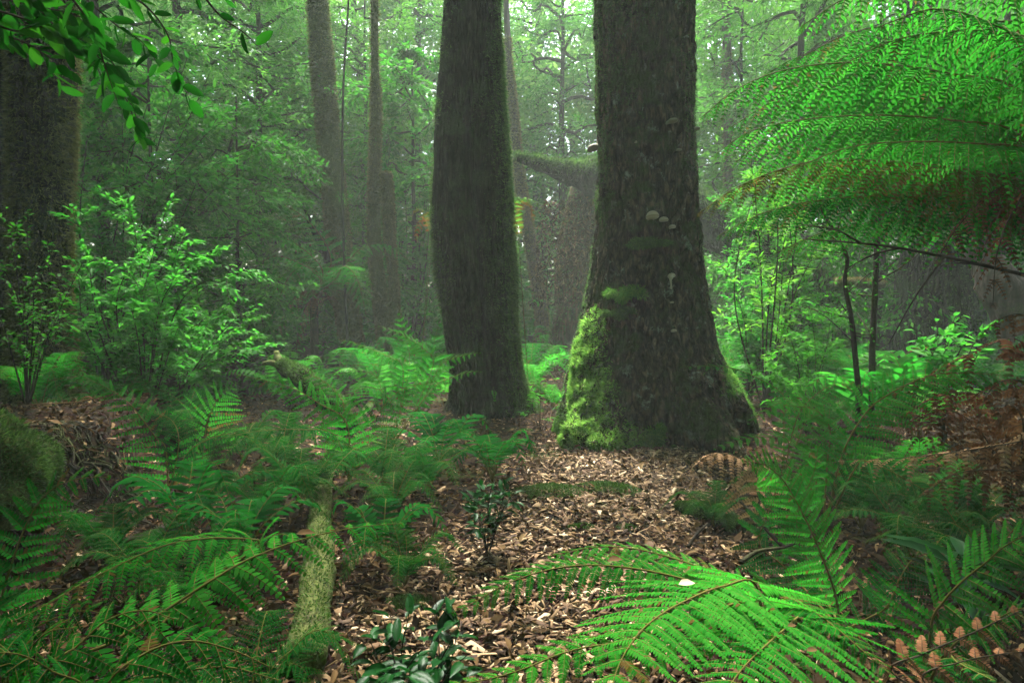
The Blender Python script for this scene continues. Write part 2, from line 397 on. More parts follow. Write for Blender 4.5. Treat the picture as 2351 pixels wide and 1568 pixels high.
# dead leaves everywhere else
n = 130000
y = .8 + 17 * rng.random(n) ** 1.7; x = rng.uniform(-1, 1, n) * (1.2 + y * .8)
k = rng.random(n) < (1.0 - .55 * path_mask(x, y)); x, y = x[k], y[k]; n = len(x)
mb = MB(); L_ = np.exp(rng.normal(np.log(.036), .4, n)) * (1 + .04 * y)
D = rnd_dir(n); D[:, 2] *= .5
leaves(mb, xyz(x, y, gz(x, y) + .006 + .034 * rng.random(n)), D, norm(slope_n(x, y) + rng.normal(size=(n, 3)) * .5), L_, L_ * rng.uniform(.3, .55, n), KITE, curl=.25, tint=rng.beta(1.4, 1.8, n))
n = 4200; y = 1.3 + 7 * rng.random(n) ** 1.1; x = rng.uniform(-1, 1, n) * (1.2 + y * .55); L_ = rng.uniform(.045, .095, n); D = rnd_dir(n); D[:, 2] *= .4
leaves(mb, xyz(x, y, gz(x, y) + .03 + .025 * rng.random(n)), D, norm(slope_n(x, y) + rng.normal(size=(n, 3)) * .45), L_, L_ * rng.uniform(.3, .5, n), LEAF, .3, .35, tint=rng.beta(2.2, 1.6, n))
o = mb.build('leaf_litter', M['litter']); o['kind'] = 'stuff'

# fallen twigs
mb = MB()
for i in range(900):
    yy = 1.4 + 11 * rng.random() ** 1.4; xx = rng.uniform(-1, 1) * (1 + yy * .75)
    a = rng.uniform(0, 2 * np.pi); l = rng.uniform(.12, .55)
    t = np.linspace(-.5, .5, 5); px_ = xx + np.cos(a) * l * t + rng.normal(0, .015, 5); py_ = yy + np.sin(a) * l * t + rng.normal(0, .015, 5)
    P = xyz(px_, py_, gz(px_, py_) + .012 + rng.random() * .03 + rng.normal(0, .01, 5))
    r = rng.uniform(.002, .006); V, F = tube(P, np.linspace(r, r * .5, 5), 4); mb.add(V, F, 0, rng.random())
o = mb.build('fallen_twigs', M['litter']); o['kind'] = 'stuff'

# ------------------------------------------------------------------ fern fronds
def frond_geo(lv, rc, P, up, Lp, npair, shp=PIN, stalk=.12, ang=68, droop=.25, gdroop=.12, npin=20, wpin=.30, prof='lance', seed=0, simple=False, tint=(.2, .9), curlT=0., miss=0., rr=.006, asym=1.0, psp=.56, pinw=.88):
    """P: dense path base->tip. lv: MB for leaflets, rc: MB for the stalk"""
    r = np.random.default_rng(seed + 5)
    n = len(P); T = tangents(P)
    up = np.asarray(up, float)
    N = norm(up - (T @ up)[:, None] * T); B = norm(np.cross(T, N))
    Ltot = np.linalg.norm(np.diff(P, axis=0), axis=1).sum()
    V, F = tube(P, np.linspace(rr, rr * .2, n), 6); rc.add(V, F, 0, np.repeat(np.linspace(1, .3, n), 6))
    ts = np.linspace(stalk, .995, npair)
    base_t = r.uniform(*tint); spacing = Ltot * (1 - stalk) / npair
    for i, t in enumerate(ts):
        q = (t - stalk) / (1 - stalk)
        if prof == 'lance': sh = min(1, .45 + 2.2 * q) * (1 - q) ** .62
        elif prof == 'tri': sh = min(1, .8 + 1.6 * q) * (1 - q) ** .85
        else: sh = min(1, .35 + 3 * q) * (1 - q ** 3.0)
        sh = max(sh, .05)
        f = t * (n - 1); i0 = min(int(f), n - 2); w = f - i0
        p = P[i0] * (1 - w) + P[i0 + 1] * w
        tv, nv, bv = T[i0], N[i0], B[i0]
        for sd in (-1, 1):
            if r.random() < miss: continue
            l = Lp * sh * r.uniform(.9, 1.06) * (asym if sd > 0 else 1)
            a = math.radians(ang + r.normal(0, 4) - 18 * q)
            d = math.cos(a) * tv + sd * math.sin(a) * bv
            d = norm(d + nv * r.normal(0, .05))
            lt = np.clip(base_t + r.normal(0, .14), .12, 1)
            if r.random() < .02: lt = 0.
            if simple:
                u = nv + r.normal(0, .08, 3)
                leaves(lv, p[None], d[None] - np.array([[0, 0, gdroop]]), u[None], l, l * wpin, BLADE, .25, droop, tint=np.array([lt]))
                continue
            m = max(4, int(npin * (.35 + .65 * sh)))
            s = np.linspace(.06, .97, m)
            def pos(s_):
                return p + d * (l * s_)[:, None] - nv * (droop * l * s_ ** 2)[:, None] - np.array([0, 0, 1.]) * (gdroop * l * s_ ** 1.6)[:, None] + tv * (curlT * l * s_ ** 2)[:, None]
            Q = pos(s); D = norm(pos(s + .01) - Q)
            NN = norm(-sd * np.cross(np.broadcast_to(tv, D.shape), D) + .15 * nv); E = norm(np.cross(NN, D)); NN = np.cross(D, E)
            pl = np.maximum(l * wpin, spacing * psp * min(1, .35 + sh)) * (1 - s) ** .5 * np.minimum(1, .7 + 3 * s) + .002
            pl = np.minimum(pl, spacing * psp * (1 - s) ** .45 * min(1, .45 + sh) + .001)
            sp = l / m
            for e in (-1, 1):
                b = math.radians(66)
                dd = math.cos(b) * D + e * math.sin(b) * E - NN * .12 + r.normal(0, .05, (m, 3))
                leaves(lv, Q, dd, NN + r.normal(0, .13, (m, 3)), pl * r.uniform(.9, 1.08, m), np.maximum(sp * pinw, .0022), shp, curl=.12, tint=np.where(r.random(m) < .012 + .1 * (lt == 0) + .03 * (s > .9), 0., np.clip(lt + r.normal(0, .1, m), .1 * (lt > 0), 1)))
            # fine midrib of the pinna
            ss = np.linspace(0, 1, 5); Vp, Fp = tube(pos(ss), np.linspace(rr * .3, rr * .1, 5), 3, False); rc.add(Vp, Fp, 0, .6)

def add_frond(root, P, up, Lp, npair, mat='fern', rach='rachis', label=None, **kw):
    lv, rc = MB(), MB()
    frond_geo(lv, rc, P, up, Lp, npair, **kw)
    f = lv.build('frond', M[mat], root)
    rc.build('rachis', M[rach], f, smooth=True)
    if label: f['label'] = label
    return f

SEED = [100]
def hero(root, pts, up=(0, -.35, 1), Lp=.2, npair=26, n=48, crown=None, pm=.66, **kw):
    """pts: picture positions with their real depth, from base to tip"""
    P = [at(*p) for p in pts]
    if crown is not None: P = [np.array(crown)] + P
    SEED[0] += 1; npair = max(8, int(npair * pm)); kw.setdefault('psp', .42)
    if pm < .7: kw['npin'] = min(kw.get('npin', 16), 16)
    return add_frond(root, smooth_path(P, n), up, Lp, npair, seed=SEED[0], **kw)

def fern_root(label, dx, dy, Y=None, name='fern', cat='fern', group=None, dz=0.0):
    p = at(dx, dy, Y) if Y else on_ground(dx, dy)
    z = gz(p[0], p[1])
    t = thing(name, label, cat, (p[0], p[1], z), group)
    return t, np.array([p[0], p[1], z + .05 + dz])

# --- right tree fern (crown just outside the right edge)
tf = at(2560, 560, 3.5); tfx, tfy = 3.45, 3.6
tr = thing('tree_fern', 'big bright green tree fern arching in from the right above the dead brown bracken', 'tree fern', (tfx, tfy, gz(tfx, tfy)))
crn = np.array([tfx, tfy, 2.05])
zz = np.linspace(gz(tfx, tfy) - .1, 2.1, 40); thh = np.linspace(0, 2 * np.pi, 28, endpoint=False)
ZZ, TH = np.meshgrid(zz, thh, indexing='ij'); RR = .13 + .03 * fbm(xyz(np.cos(TH) * 3, np.sin(TH) * 3, ZZ * 6), 3)
mb = MB(); Vt = xyz(tfx + RR * np.cos(TH), tfy + RR * np.sin(TH), ZZ)
iq = np.arange(39)[:, None] * 28 + np.arange(28)[None]; iq2 = np.arange(39)[:, None] * 28 + (np.arange(28)[None] + 1) % 28
mb.add(Vt, np.stack([iq, iq2, iq2 + 28, iq + 28], -1).reshape(-1, 4)); mb.build('trunk', M['fiber'], tr, smooth=True)
TFK = dict(npair=27, npin=20, pinw=.66, wpin=.2, prof='lance', stalk=.14, droop=0, gdroop=.8, psp=.6, pm=1.0, ang=50, rr=.009, crown=crn)
hero(tr, [(2480, 60, 3.3), (2300, -40, 3.0), (2100, -60, 2.8), (1950, -10, 2.7), (1840, 60, 2.7)], (-.1, -0.15, 1), 0.61, mat='fern_bright', **TFK)
hero(tr, [(2600, 250, 3.2), (2420, 130, 2.7), (2280, 55, 2.4), (2150, 20, 2.2), (2020, 60, 2.1)], (-.1, -0.15, 1), 0.44, mat='fern_bright', **TFK)
hero(tr, [(2351, 212, 3.4), (2200, 172, 3.35), (2065, 150, 3.3), (1929, 144, 3.3), (1793, 162, 3.3), (1690, 205, 3.3), (1615, 265, 3.3)], (0, -0.4, 1), 0.54, mat='fern', **TFK)
hero(tr, [(2351, 235, 3.9), (2296, 214, 3.9), (2099, 192, 4), (1963, 194, 4), (1793, 224, 4.1), (1680, 290, 4.1)], (0, -0.4, 1), 0.59, mat='fern_bright', **TFK)
hero(tr, [(2351, 306, 3.6), (2200, 277, 3.5), (2030, 264, 3.5), (1861, 272, 3.5), (1725, 300, 3.55), (1645, 352, 3.6)], (0, -0.4, 1), 0.51, mat='fern_bright', **TFK)
hero(tr, [(2351, 413, 3.4), (2200, 386, 3.3), (2065, 372, 3.25), (1929, 366, 3.2), (1827, 378, 3.2), (1700, 425, 3.2), (1605, 488, 3.2)], (0, -0.4, 1), 0.41, mat='fern_rusty', label='frond turning rusty brown', **TFK)
hero(tr, [(2351, 456, 3.7), (2200, 446, 3.7), (2065, 447, 3.7), (1895, 457, 3.75), (1759, 486, 3.8), (1650, 540, 3.8)], (0, -0.4, 1), 0.44, mat='fern', **TFK)
hero(tr, [(2430, 420, 4.2), (2250, 400, 4.4), (2050, 395, 4.6), (1880, 420, 4.7)], (0, -0.4, 1), 0.49, mat='fern', **TFK)
hero(tr, [(2420, 330, 4.3), (2280, 300, 4.6), (2100, 290, 4.8), (1900, 320, 5.0), (1780, 380, 5.0)], (0, -0.4, 1), 0.51, mat='fern_bright', **TFK)
hero(tr, [(2500, 150, 3.0), (2380, 90, 2.9), (2230, 70, 2.8), (2060, 90, 2.75), (1930, 150, 2.75)], (-.1, -0.4, 1), 0.51, mat='fern_bright', **TFK)
hero(tr, [(2480, 300, 4.0), (2340, 260, 4.3), (2150, 235, 4.6), (1960, 240, 4.8), (1800, 285, 5.0)], (-.1, -0.4, 1), 0.61, mat='fern_bright', **TFK)
hero(tr, [(2400, 350, 3.3), (2250, 330, 3.1), (2090, 325, 3.0), (1940, 340, 3.0), (1800, 400, 3.0)], (0, -0.4, 1), 0.46, mat='fern_bright', **TFK)
hero(tr, [(2430, 200, 4.4), (2250, 130, 4.8), (2050, 100, 5.1), (1860, 120, 5.3), (1740, 180, 5.4)], (-.1, -0.4, 1), 0.67, mat='fern_bright', **TFK)
hero(tr, [(2400, 500, 4.1), (2250, 490, 4.3), (2080, 500, 4.5), (1900, 530, 4.6), (1780, 580, 4.7)], (0, -0.4, 1), 0.49, mat='fern', **TFK)
for dyo, dY, mt, L_ in ((28, .5, 'fern_bright', .6), (62, .9, 'fern', .62)):
    for pts in ([(2351, 212, 3.4), (2200, 172, 3.35), (2065, 150, 3.3), (1929, 144, 3.3), (1793, 162, 3.3), (1690, 205, 3.3)], [(2351, 306, 3.6), (2200, 277, 3.5), (2030, 264, 3.5), (1861, 272, 3.5), (1725, 300, 3.55), (1660, 345, 3.6)],
                [(2351, 413, 3.4), (2200, 386, 3.3), (2065, 372, 3.25), (1929, 366, 3.2), (1827, 378, 3.2), (1720, 420, 3.2)], [(2430, 60, 3.4), (2250, 20, 3.4), (2080, 20, 3.4), (1920, 50, 3.4), (1800, 110, 3.4)]):
        hero(tr, [(x_ + dyo, y_ + dyo, Y_ + dY) for x_, y_, Y_ in pts], (-.1, -.15, 1), L_, mat=mt, **TFK)
for pts in ([(2380, 420, 3.5), (2280, 440, 3.4), (2200, 520, 3.35), (2150, 600, 3.3)], [(2400, 430, 3.3), (2330, 480, 3.1), (2290, 580, 3.0), (2280, 700, 2.95)],
            [(2420, 400, 3.7), (2300, 400, 3.7), (2150, 430, 3.75), (2050, 500, 3.8)]):
    hero(tr, pts, (-.5, -.3, .8), .3, mat='fern_dead', rach='rachis_dark', label='dead brown frond hanging down', npair=24, npin=16, wpin=.2, gdroop=.9, droop=.1, stalk=.2, rr=.008, crown=crn, miss=.15)

# --- foreground fern, lower right of centre
t, c = fern_root('large bright green fern in front, spreading over the wood chips', 1760, 1480)
t.location.y = 2.55; t.location.x = (1760 * S - 512) / FOC * 2.55; t.location.z = gz(t.location.x, 2.55); c = np.array(t.location) + (0, 0, .08)
k_ = dict(crown=c, npin=22, wpin=.20, prof='lance', droop=.08, rr=.006, pm=.82, psp=.56, shp=BLADE)
hero(t, [(1720, 1370, 2.6), (1660, 1325, 2.65), (1572, 1289, 2.7), (1479, 1263, 2.75), (1408, 1254, 2.75), (1338, 1259, 2.75), (1260, 1276, 2.7)], (0, -.2, 1), .19, 30, mat='fern_bright', stalk=.18, gdroop=.2, **k_)
hero(t, [(1700, 1375, 2.5), (1596, 1336, 2.42), (1502, 1312, 2.38), (1432, 1301, 2.35), (1362, 1296, 2.32), (1291, 1301, 2.3), (1221, 1317, 2.25), (1151, 1345, 2.2), (1094, 1378, 2.15), (1038, 1406, 2.1)], (0, -.4, 1), .22, 38, mat='fern_bright', stalk=.18, gdroop=.25, **k_)
hero(t, [(1740, 1350, 2.4), (1660, 1345, 2.25), (1560, 1385, 1.98), (1490, 1430, 1.78), (1446, 1480, 1.62), (1415, 1540, 1.5), (1400, 1600, 1.42)], (-.1, -.15, 1), .44, 28, mat='fern_bright', stalk=.2, gdroop=.16, ang=74, **dict(k_, npin=34))
hero(t, [(1720, 1390, 2.3), (1600, 1425, 2.1), (1446, 1468, 1.9), (1338, 1486, 1.82), (1272, 1505, 1.78), (1200, 1535, 1.72), (1110, 1560, 1.66), (1000, 1575, 1.6)], (0, -.3, 1), .2, 34, mat='fern', stalk=.2, gdroop=.15, **k_)
hero(t, [(1830, 1425, 2.3), (1807, 1439, 2.12), (1779, 1462, 1.98), (1737, 1500, 1.8), (1699, 1540, 1.65), (1650, 1610, 1.48)], (0, -.1, 1), .42, 26, mat='fern', stalk=.15, gdroop=.14, ang=76, **dict(k_, npin=34))
hero(t, [(1790, 1400, 2.5), (1800, 1370, 2.5), (1850, 1390, 2.35), (1920, 1440, 2.2), (1990, 1500, 2.1), (2050, 1550, 2.0)], (0, -.2, 1), .2, 26, mat='fern_bright', stalk=.2, gdroop=.14, **k_)

# --- upright fern on the right
t, c = fern_root('upright green fern with tall comb like frond right of the mossy small log', 1935, 1440, 3.0)
k_ = dict(crown=c, npin=22, wpin=.22, droop=.06, gdroop=.12, rr=.006, psp=.6)
hero(t, [(1925, 1405, 3.0), (1918, 1363, 3.0), (1901, 1311, 3.0), (1883, 1266, 3.0), (1866, 1224, 3.02), (1845, 1182, 3.05), (1821, 1137, 3.08), (1796, 1098, 3.1), (1755, 1066, 3.05), (1705, 1056, 2.95)], (.1, -.75, .5), .21, 38, mat='fern_bright', stalk=.05, prof='other', **k_)
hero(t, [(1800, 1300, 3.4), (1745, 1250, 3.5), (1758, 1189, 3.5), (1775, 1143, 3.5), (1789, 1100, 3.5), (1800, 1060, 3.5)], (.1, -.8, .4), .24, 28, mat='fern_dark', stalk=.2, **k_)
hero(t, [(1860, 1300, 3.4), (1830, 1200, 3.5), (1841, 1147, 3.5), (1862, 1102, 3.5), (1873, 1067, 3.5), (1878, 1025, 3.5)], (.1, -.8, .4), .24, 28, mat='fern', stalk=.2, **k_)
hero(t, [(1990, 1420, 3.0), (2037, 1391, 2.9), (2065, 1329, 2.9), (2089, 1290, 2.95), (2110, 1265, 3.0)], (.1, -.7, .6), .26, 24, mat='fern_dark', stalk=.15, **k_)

t, c = fern_root('fern with bright comb fronds leaning out at the lower right edge', 2130, 1470, 2.6)
k_ = dict(crown=c, npin=22, wpin=.22, droop=.06, gdroop=.15, rr=.007, psp=.56)
hero(t, [(2140, 1430, 2.6), (2166, 1381, 2.55), (2211, 1332, 2.5), (2264, 1290, 2.45), (2299, 1259, 2.4), (2341, 1234, 2.35), (2420, 1200, 2.3)], (-.3, -.5, .8), .24, 30, mat='fern', stalk=.05, prof='other', **k_)
hero(t, [(2190, 1480, 2.5), (2260, 1440, 2.4), (2330, 1400, 2.3), (2410, 1390, 2.2)], (-.2, -.5, .8), .2, 26, mat='fern', stalk=.1, **k_)
hero(t, [(2170, 1500, 2.3), (2200, 1520, 2.1), (2280, 1560, 1.9)], (-.1, -.4, .8), .2, 20, mat='fern_dark', stalk=.1, **k_)

# --- foreground ferns, lower left
t, c = fern_root('large green fern in front at the lower left with fronds arching over the mossy log', 130, 1640, 2.0)
k_ = dict(crown=c, npin=20, wpin=.24, rr=.007, psp=.56)
hero(t, [(150, 1545, 1.9), (258, 1472, 1.95), (387, 1395, 2.05), (473, 1339, 2.1), (559, 1288, 2.2), (645, 1253, 2.3), (730, 1227, 2.4), (830, 1208, 2.5), (924, 1200, 2.6)], (.2, -.4, 1), .33, 34, mat='fern_bright', stalk=.06, gdroop=.3, droop=.1, ang=78, prof='tri', **k_)
hero(t, [(330, 1480, 2.4), (480, 1330, 2.7), (600, 1248, 2.75), (516, 1234, 2.65), (430, 1240, 2.55), (365, 1255, 2.5), (280, 1292, 2.4), (195, 1335, 2.3), (110, 1385, 2.2), (20, 1430, 2.1)], (0, -.45, 1), .26, 42, mat='fern_bright', stalk=.3, gdroop=.4, droop=.1, **k_)
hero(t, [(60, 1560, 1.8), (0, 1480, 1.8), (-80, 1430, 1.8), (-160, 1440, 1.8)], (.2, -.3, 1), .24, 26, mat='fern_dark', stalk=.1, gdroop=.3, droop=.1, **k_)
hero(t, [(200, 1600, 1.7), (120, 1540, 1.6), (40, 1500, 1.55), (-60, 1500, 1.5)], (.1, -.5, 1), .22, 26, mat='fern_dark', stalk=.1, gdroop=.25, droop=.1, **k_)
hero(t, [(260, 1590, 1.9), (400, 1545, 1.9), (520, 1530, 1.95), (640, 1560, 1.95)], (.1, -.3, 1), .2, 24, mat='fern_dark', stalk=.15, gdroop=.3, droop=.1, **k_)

hero(t, [(100, 1560, 1.75), (180, 1480, 1.8), (250, 1420, 1.85), (330, 1400, 1.9), (400, 1420, 1.9)], (.1, -.5, 1), .24, 28, mat='fern', stalk=.15, gdroop=.3, droop=.1, **k_)
hero(t, [(240, 1580, 1.7), (330, 1500, 1.75), (430, 1470, 1.8), (530, 1490, 1.85), (620, 1530, 1.9)], (.1, -.5, 1), .24, 28, mat='fern', stalk=.15, gdroop=.3, droop=.1, **k_)
hero(t, [(20, 1580, 1.7), (60, 1500, 1.65), (110, 1450, 1.6), (170, 1440, 1.6)], (.1, -.6, 1), .24, 26, mat='fern', stalk=.15, gdroop=.3, droop=.1, **k_)
t, c = fern_root('green fern rising at the left edge in front of the mossy bank', -30, 1560, 2.6)
k_ = dict(crown=c, npin=22, wpin=.2, rr=.006, psp=.54)
hero(t, [(-10, 1420, 2.6), (15, 1330, 2.6), (50, 1225, 2.65), (90, 1150, 2.7), (140, 1110, 2.7), (200, 1095, 2.7), (250, 1094, 2.7)], (.4, -.6, .7), .24, 30, mat='fern', stalk=.1, gdroop=.15, droop=.05, **k_)
hero(t, [(-40, 1420, 2.5), (-60, 1300, 2.5), (-90, 1220, 2.5)], (.4, -.6, .7), .26, 26, mat='fern_dark', stalk=.1, gdroop=.2, droop=.05, **k_)
hero(t, [(40, 1470, 2.4), (120, 1420, 2.4), (200, 1400, 2.4), (260, 1420, 2.4)], (.1, -.6, .7), .2, 24, mat='fern_dark', stalk=.15, gdroop=.2, droop=.05, **k_)

# --- ferns left of the centre
t, c = fern_root('fern with long frond arching up left before the dark bank', 385, 1070, 5.2)
k_ = dict(crown=c, npin=18, wpin=.2, rr=.006, gdroop=.15, droop=.08, psp=.38)
hero(t, [(380, 1030, 5.2), (357, 1002, 5.2), (326, 961, 5.2), (295, 924, 5.2), (258, 897, 5.2), (210, 873, 5.1), (150, 845, 5.0)], (.35, -.55, .6), .38, 30, mat='fern_bright', stalk=.05, prof='tri', **k_)
hero(t, [(410, 1020, 5.2), (395, 965, 5.3), (350, 945, 5.3), (320, 925, 5.4)], (.3, -.5, .6), .25, 22, mat='fern_dark', stalk=.2, **k_)
hero(t, [(430, 1040, 5.0), (500, 1000, 4.9), (560, 1000, 4.7), (600, 1030, 4.6)], (0, -.4, .8), .26, 22, mat='fern_dark', stalk=.15, **k_)

t, c = fern_root('pale rimmed fern frond standing upright in front of the pond', 460, 1010, 6.2)
k_ = dict(crown=c, npin=18, wpin=.2, rr=.006, gdroop=.12, droop=.08)
hero(t, [(475, 972, 6.2), (489, 934, 6.2), (510, 904, 6.2), (540, 882, 6.2)], (.1, -.8, .5), .40, 26, mat='fern_bright', stalk=.05, prof='other', **k_)
hero(t, [(440, 960, 6.4), (400, 910, 6.6), (360, 890, 6.8)], (.1, -.5, .8), .3, 22, mat='fern_dark', stalk=.2, **k_)

t, c = fern_root('spreading fern with two long arched fronds below the leaning mossy log', 800, 1000, 5.6)
k_ = dict(crown=c, npin=18, wpin=.2, rr=.006, gdroop=.15, droop=.08, psp=.38)
hero(t, [(796, 972, 5.6), (730, 924, 5.5), (680, 894, 5.5), (611, 873, 5.4), (526, 856, 5.3)], (.25, -.6, .6), .36, 32, mat='fern_bright', stalk=.08, prof='tri', **k_)
hero(t, [(790, 940, 5.8), (781, 911, 5.9), (747, 877, 6), (696, 850, 6.1)], (.35, -.6, .6), .38, 26, mat='fern_bright', stalk=.08, **k_)
hero(t, [(770, 1000, 5.3), (690, 985, 5.0), (580, 990, 4.8), (490, 1010, 4.6)], (0, -.45, .9), .26, 28, mat='fern_dark', stalk=.1, **k_)
hero(t, [(820, 1030, 5.2), (790, 1050, 4.9), (760, 1090, 4.6)], (0, -.45, .9), .26, 22, mat='fern_dark', stalk=.15, **k_)

t, c = fern_root('feathery green fern growing at the left foot of the dark central tree', 900, 1000, 7.4)
k_ = dict(crown=c, npin=20, wpin=.2, rr=.006, gdroop=.12, droop=.1)
hero(t, [(915, 960, 7.4), (925, 845, 7.4), (893, 819, 7.3), (828, 792, 7.1), (777, 779, 7.0)], (0, -.35, .9), .3, 28, mat='fern_bright', stalk=.4, **k_)
hero(t, [(960, 920, 7.6), (995, 832, 7.6), (975, 802, 7.6), (930, 771, 7.5), (869, 748, 7.4)], (.2, -.5, .8), .32, 28, mat='fern_bright', stalk=.3, **k_)
hero(t, [(970, 920, 7.4), (998, 860, 7.3), (1022, 829, 7.2), (1066, 815, 7.1), (1103, 809, 7.0)], (-.1, -.5, .8), .26, 26, mat='fern', stalk=.3, **k_)
hero(t, [(940, 960, 7.2), (1000, 885, 7.0), (1035, 868, 6.9), (1066, 856, 6.8), (1105, 852, 6.7)], (-.1, -.4, .8), .24, 24, mat='fern', stalk=.3, **k_)
hero(t, [(845, 1002, 6.8), (879, 934, 6.8), (920, 894, 6.8), (960, 882, 6.8), (1010, 882, 6.8)], (.1, -.6, .7), .42, 28, mat='fern', stalk=.1, **k_)
hero(t, [(880, 940, 7.6), (868, 870, 7.6), (820, 850, 7.6), (770, 862, 7.5)], (0, -.5, .8), .28, 24, mat='fern', stalk=.35, **k_)
hero(t, [(920, 940, 7.8), (940, 830, 8.0), (930, 770, 8.1), (915, 720, 8.1)], (.1, -.7, .6), .38, 26, mat='fern', stalk=.3, **k_)
hero(t, [(930, 950, 7.8), (985, 830, 8.2), (1000, 770, 8.3), (1010, 730, 8.3)], (-.1, -.7, .6), .3, 26, mat='fern', stalk=.3, **k_)
hero(t, [(910, 960, 7.2), (880, 900, 7.0), (835, 890, 6.8), (790, 910, 6.6)], (0, -.5, .8), .3, 24, mat='fern', stalk=.25, **k_)

# --- ferns round the big tree, right side
t, c = fern_root('green fern whose narrow frond crosses the right foot of the big tree', 1800, 1010, 6.0)
k_ = dict(crown=c, npin=18, wpin=.22, rr=.006, gdroop=.1, droop=.08)
hero(t, [(1800, 940, 6.0), (1793, 900, 6.0), (1725, 860, 5.9), (1657, 841, 5.8), (1562, 841, 5.7)], (0, -.3, .9), .22, 28, mat='fern', stalk=.2, **k_)
hero(t, [(1860, 925, 6.0), (1800, 922, 5.8), (1760, 940, 5.7), (1718, 972, 5.6)], (-.2, -.3, .9), .3, 26, mat='fern', stalk=.2, **k_)
hero(t, [(1830, 960, 5.8), (1880, 900, 5.8), (1930, 880, 5.8), (1990, 890, 5.8)], (.2, -.5, .8), .3, 24, mat='fern', stalk=.25, **k_)
hero(t, [(1810, 1010, 5.6), (1760, 1003, 5.5), (1708, 1006, 5.4), (1640, 1030, 5.3)], (0, -.4, .9), .2, 24, mat='fern', stalk=.15, **k_)

t, c = fern_root('long green fern frond sweeping right above the dead bracken', 1890, 1170, 4.2)
k_ = dict(crown=c, npin=20, wpin=.22, rr=.007, gdroop=.12, droop=.08)
hero(t, [(1932, 1050, 4.2), (1980, 958, 4.2), (2030, 911, 4.15), (2132, 862, 4.1), (2240, 856, 4.0), (2400, 872, 3.9)], (-.1, -.45, .9), .34, 36, mat='fern_bright', stalk=.2, **dict(k_, psp=.5))
hero(t, [(1940, 1050, 4.4), (2010, 960, 4.5), (2090, 895, 4.5), (2190, 880, 4.4), (2260, 920, 4.3)], (-.1, -.45, .9), .3, 30, mat='fern_dark', stalk=.25, **k_)
hero(t, [(1900, 1060, 4.3), (1905, 980, 4.4), (1870, 940, 4.4), (1810, 930, 4.3)], (.2, -.5, .9), .3, 26, mat='fern', stalk=.3, **k_)
hero(t, [(1960, 1080, 4.0), (2000, 1060, 3.9), (2107, 1115, 3.8), (2180, 1163, 3.7), (2235, 1205, 3.6)], (-.1, -.5, .9), .26, 28, mat='fern_dark', stalk=.2, **k_)

# --- dead brown bracken, right
t, c = fern_root('tan dead fern frond curling over beside the upright green fern', 1745, 1150, 4.0, name='dead_fern', cat='dead fern')
k_ = dict(crown=c, npin=18, wpin=.2, rr=.005, rach='rachis_dark')
hero(t, [(1740, 1095, 4.0), (1700, 1052, 4.0), (1660, 1040, 3.95), (1620, 1048, 3.9), (1588, 1080, 3.85)], (0, -.25, 1), .34, 11, mat='fern_tan', gdroop=.75, droop=.1, stalk=.2, pm=1.0, psp=.42, **k_)
hero(t, [(1770, 1070, 4.4), (1760, 1035, 4.5), (1720, 1025, 4.5), (1690, 1035, 4.5)], (0, -.25, 1), .2, 12, mat='fern_tan', gdroop=.5, droop=.1, stalk=.3, **k_)
t, c = fern_root('dead tan fern with a long bare stalk and hanging dry leaflets at the right edge', 2420, 1180, 3.6, name='dead_fern', cat='dead fern')
k_ = dict(crown=c, npin=18, wpin=.22, rr=.006, rach='rachis_dark', miss=.15)
hero(t, [(2400, 1000, 3.6), (2351, 1011, 3.6), (2194, 1037, 3.6), (2054, 1051, 3.6), (1932, 1055, 3.6)], (0, -.4, 1), .32, 26, mat='fern_tan', gdroop=.9, droop=.1, stalk=.2, **k_)
hero(t, [(2380, 1100, 3.4), (2320, 1080, 3.4), (2200, 1085, 3.4), (2100, 1150, 3.4)], (0, -.4, 1), .28, 22, mat='fern_dead', gdroop=.8, droop=.1, stalk=.2, **k_)
t, c = fern_root('rust brown dead bracken heaped below the tree fern at the right edge', 2330, 1080, 4.6, name='dead_fern', cat='dead fern')
k_ = dict(crown=c, npin=20, wpin=.2, rr=.007, rach='rachis_dark', miss=.08)
for pts in ([(2360, 900, 4.4), (2340, 780, 4.3), (2230, 810, 4.3), (2120, 870, 4.3), (2010, 900, 4.3)],
            [(2380, 900, 4.2), (2400, 760, 4.1), (2330, 720, 4.0), (2250, 770, 4.0)],
            [(2300, 960, 4.4), (2220, 900, 4.3), (2110, 930, 4.2), (2060, 1000, 4.1)],
            [(2260, 1000, 4.2), (2180, 940, 4.1), (2120, 960, 4.0), (2110, 1040, 3.9)],
            [(2380, 930, 4.0), (2330, 870, 3.9), (2270, 900, 3.85), (2240, 990, 3.8)],
            [(2350, 980, 4.0), (2320, 930, 4.0), (2350, 960, 3.8), (2360, 1080, 3.7)]):
    hero(t, pts, (-.2, -.3, 1), .44, 24, mat='fern_dead', gdroop=.75, droop=.1, stalk=.2, psp=.38, **k_)
t, c = fern_root('brown dead fern lying in the lower right corner', 2260, 1570, 2.4, name='dead_fern', cat='dead fern')
k_ = dict(crown=c, npin=16, wpin=.24, rr=.006, rach='rachis_dark', miss=.1)
hero(t, [(2050, 1545, 2.2), (2120, 1500, 2.2), (2225, 1455, 2.2), (2345, 1400, 2.2), (2420, 1370, 2.2)], (0, -.6, .8), .16, 28, mat='fern_dead', gdroop=.3, droop=.1, stalk=.05, **k_)
hero(t, [(2120, 1560, 2.0), (2200, 1520, 2.0), (2300, 1500, 2.0), (2400, 1490, 2.0)], (0, -.6, .8), .16, 26, mat='fern_dead', gdroop=.3, droop=.1, stalk=.05, **k_)

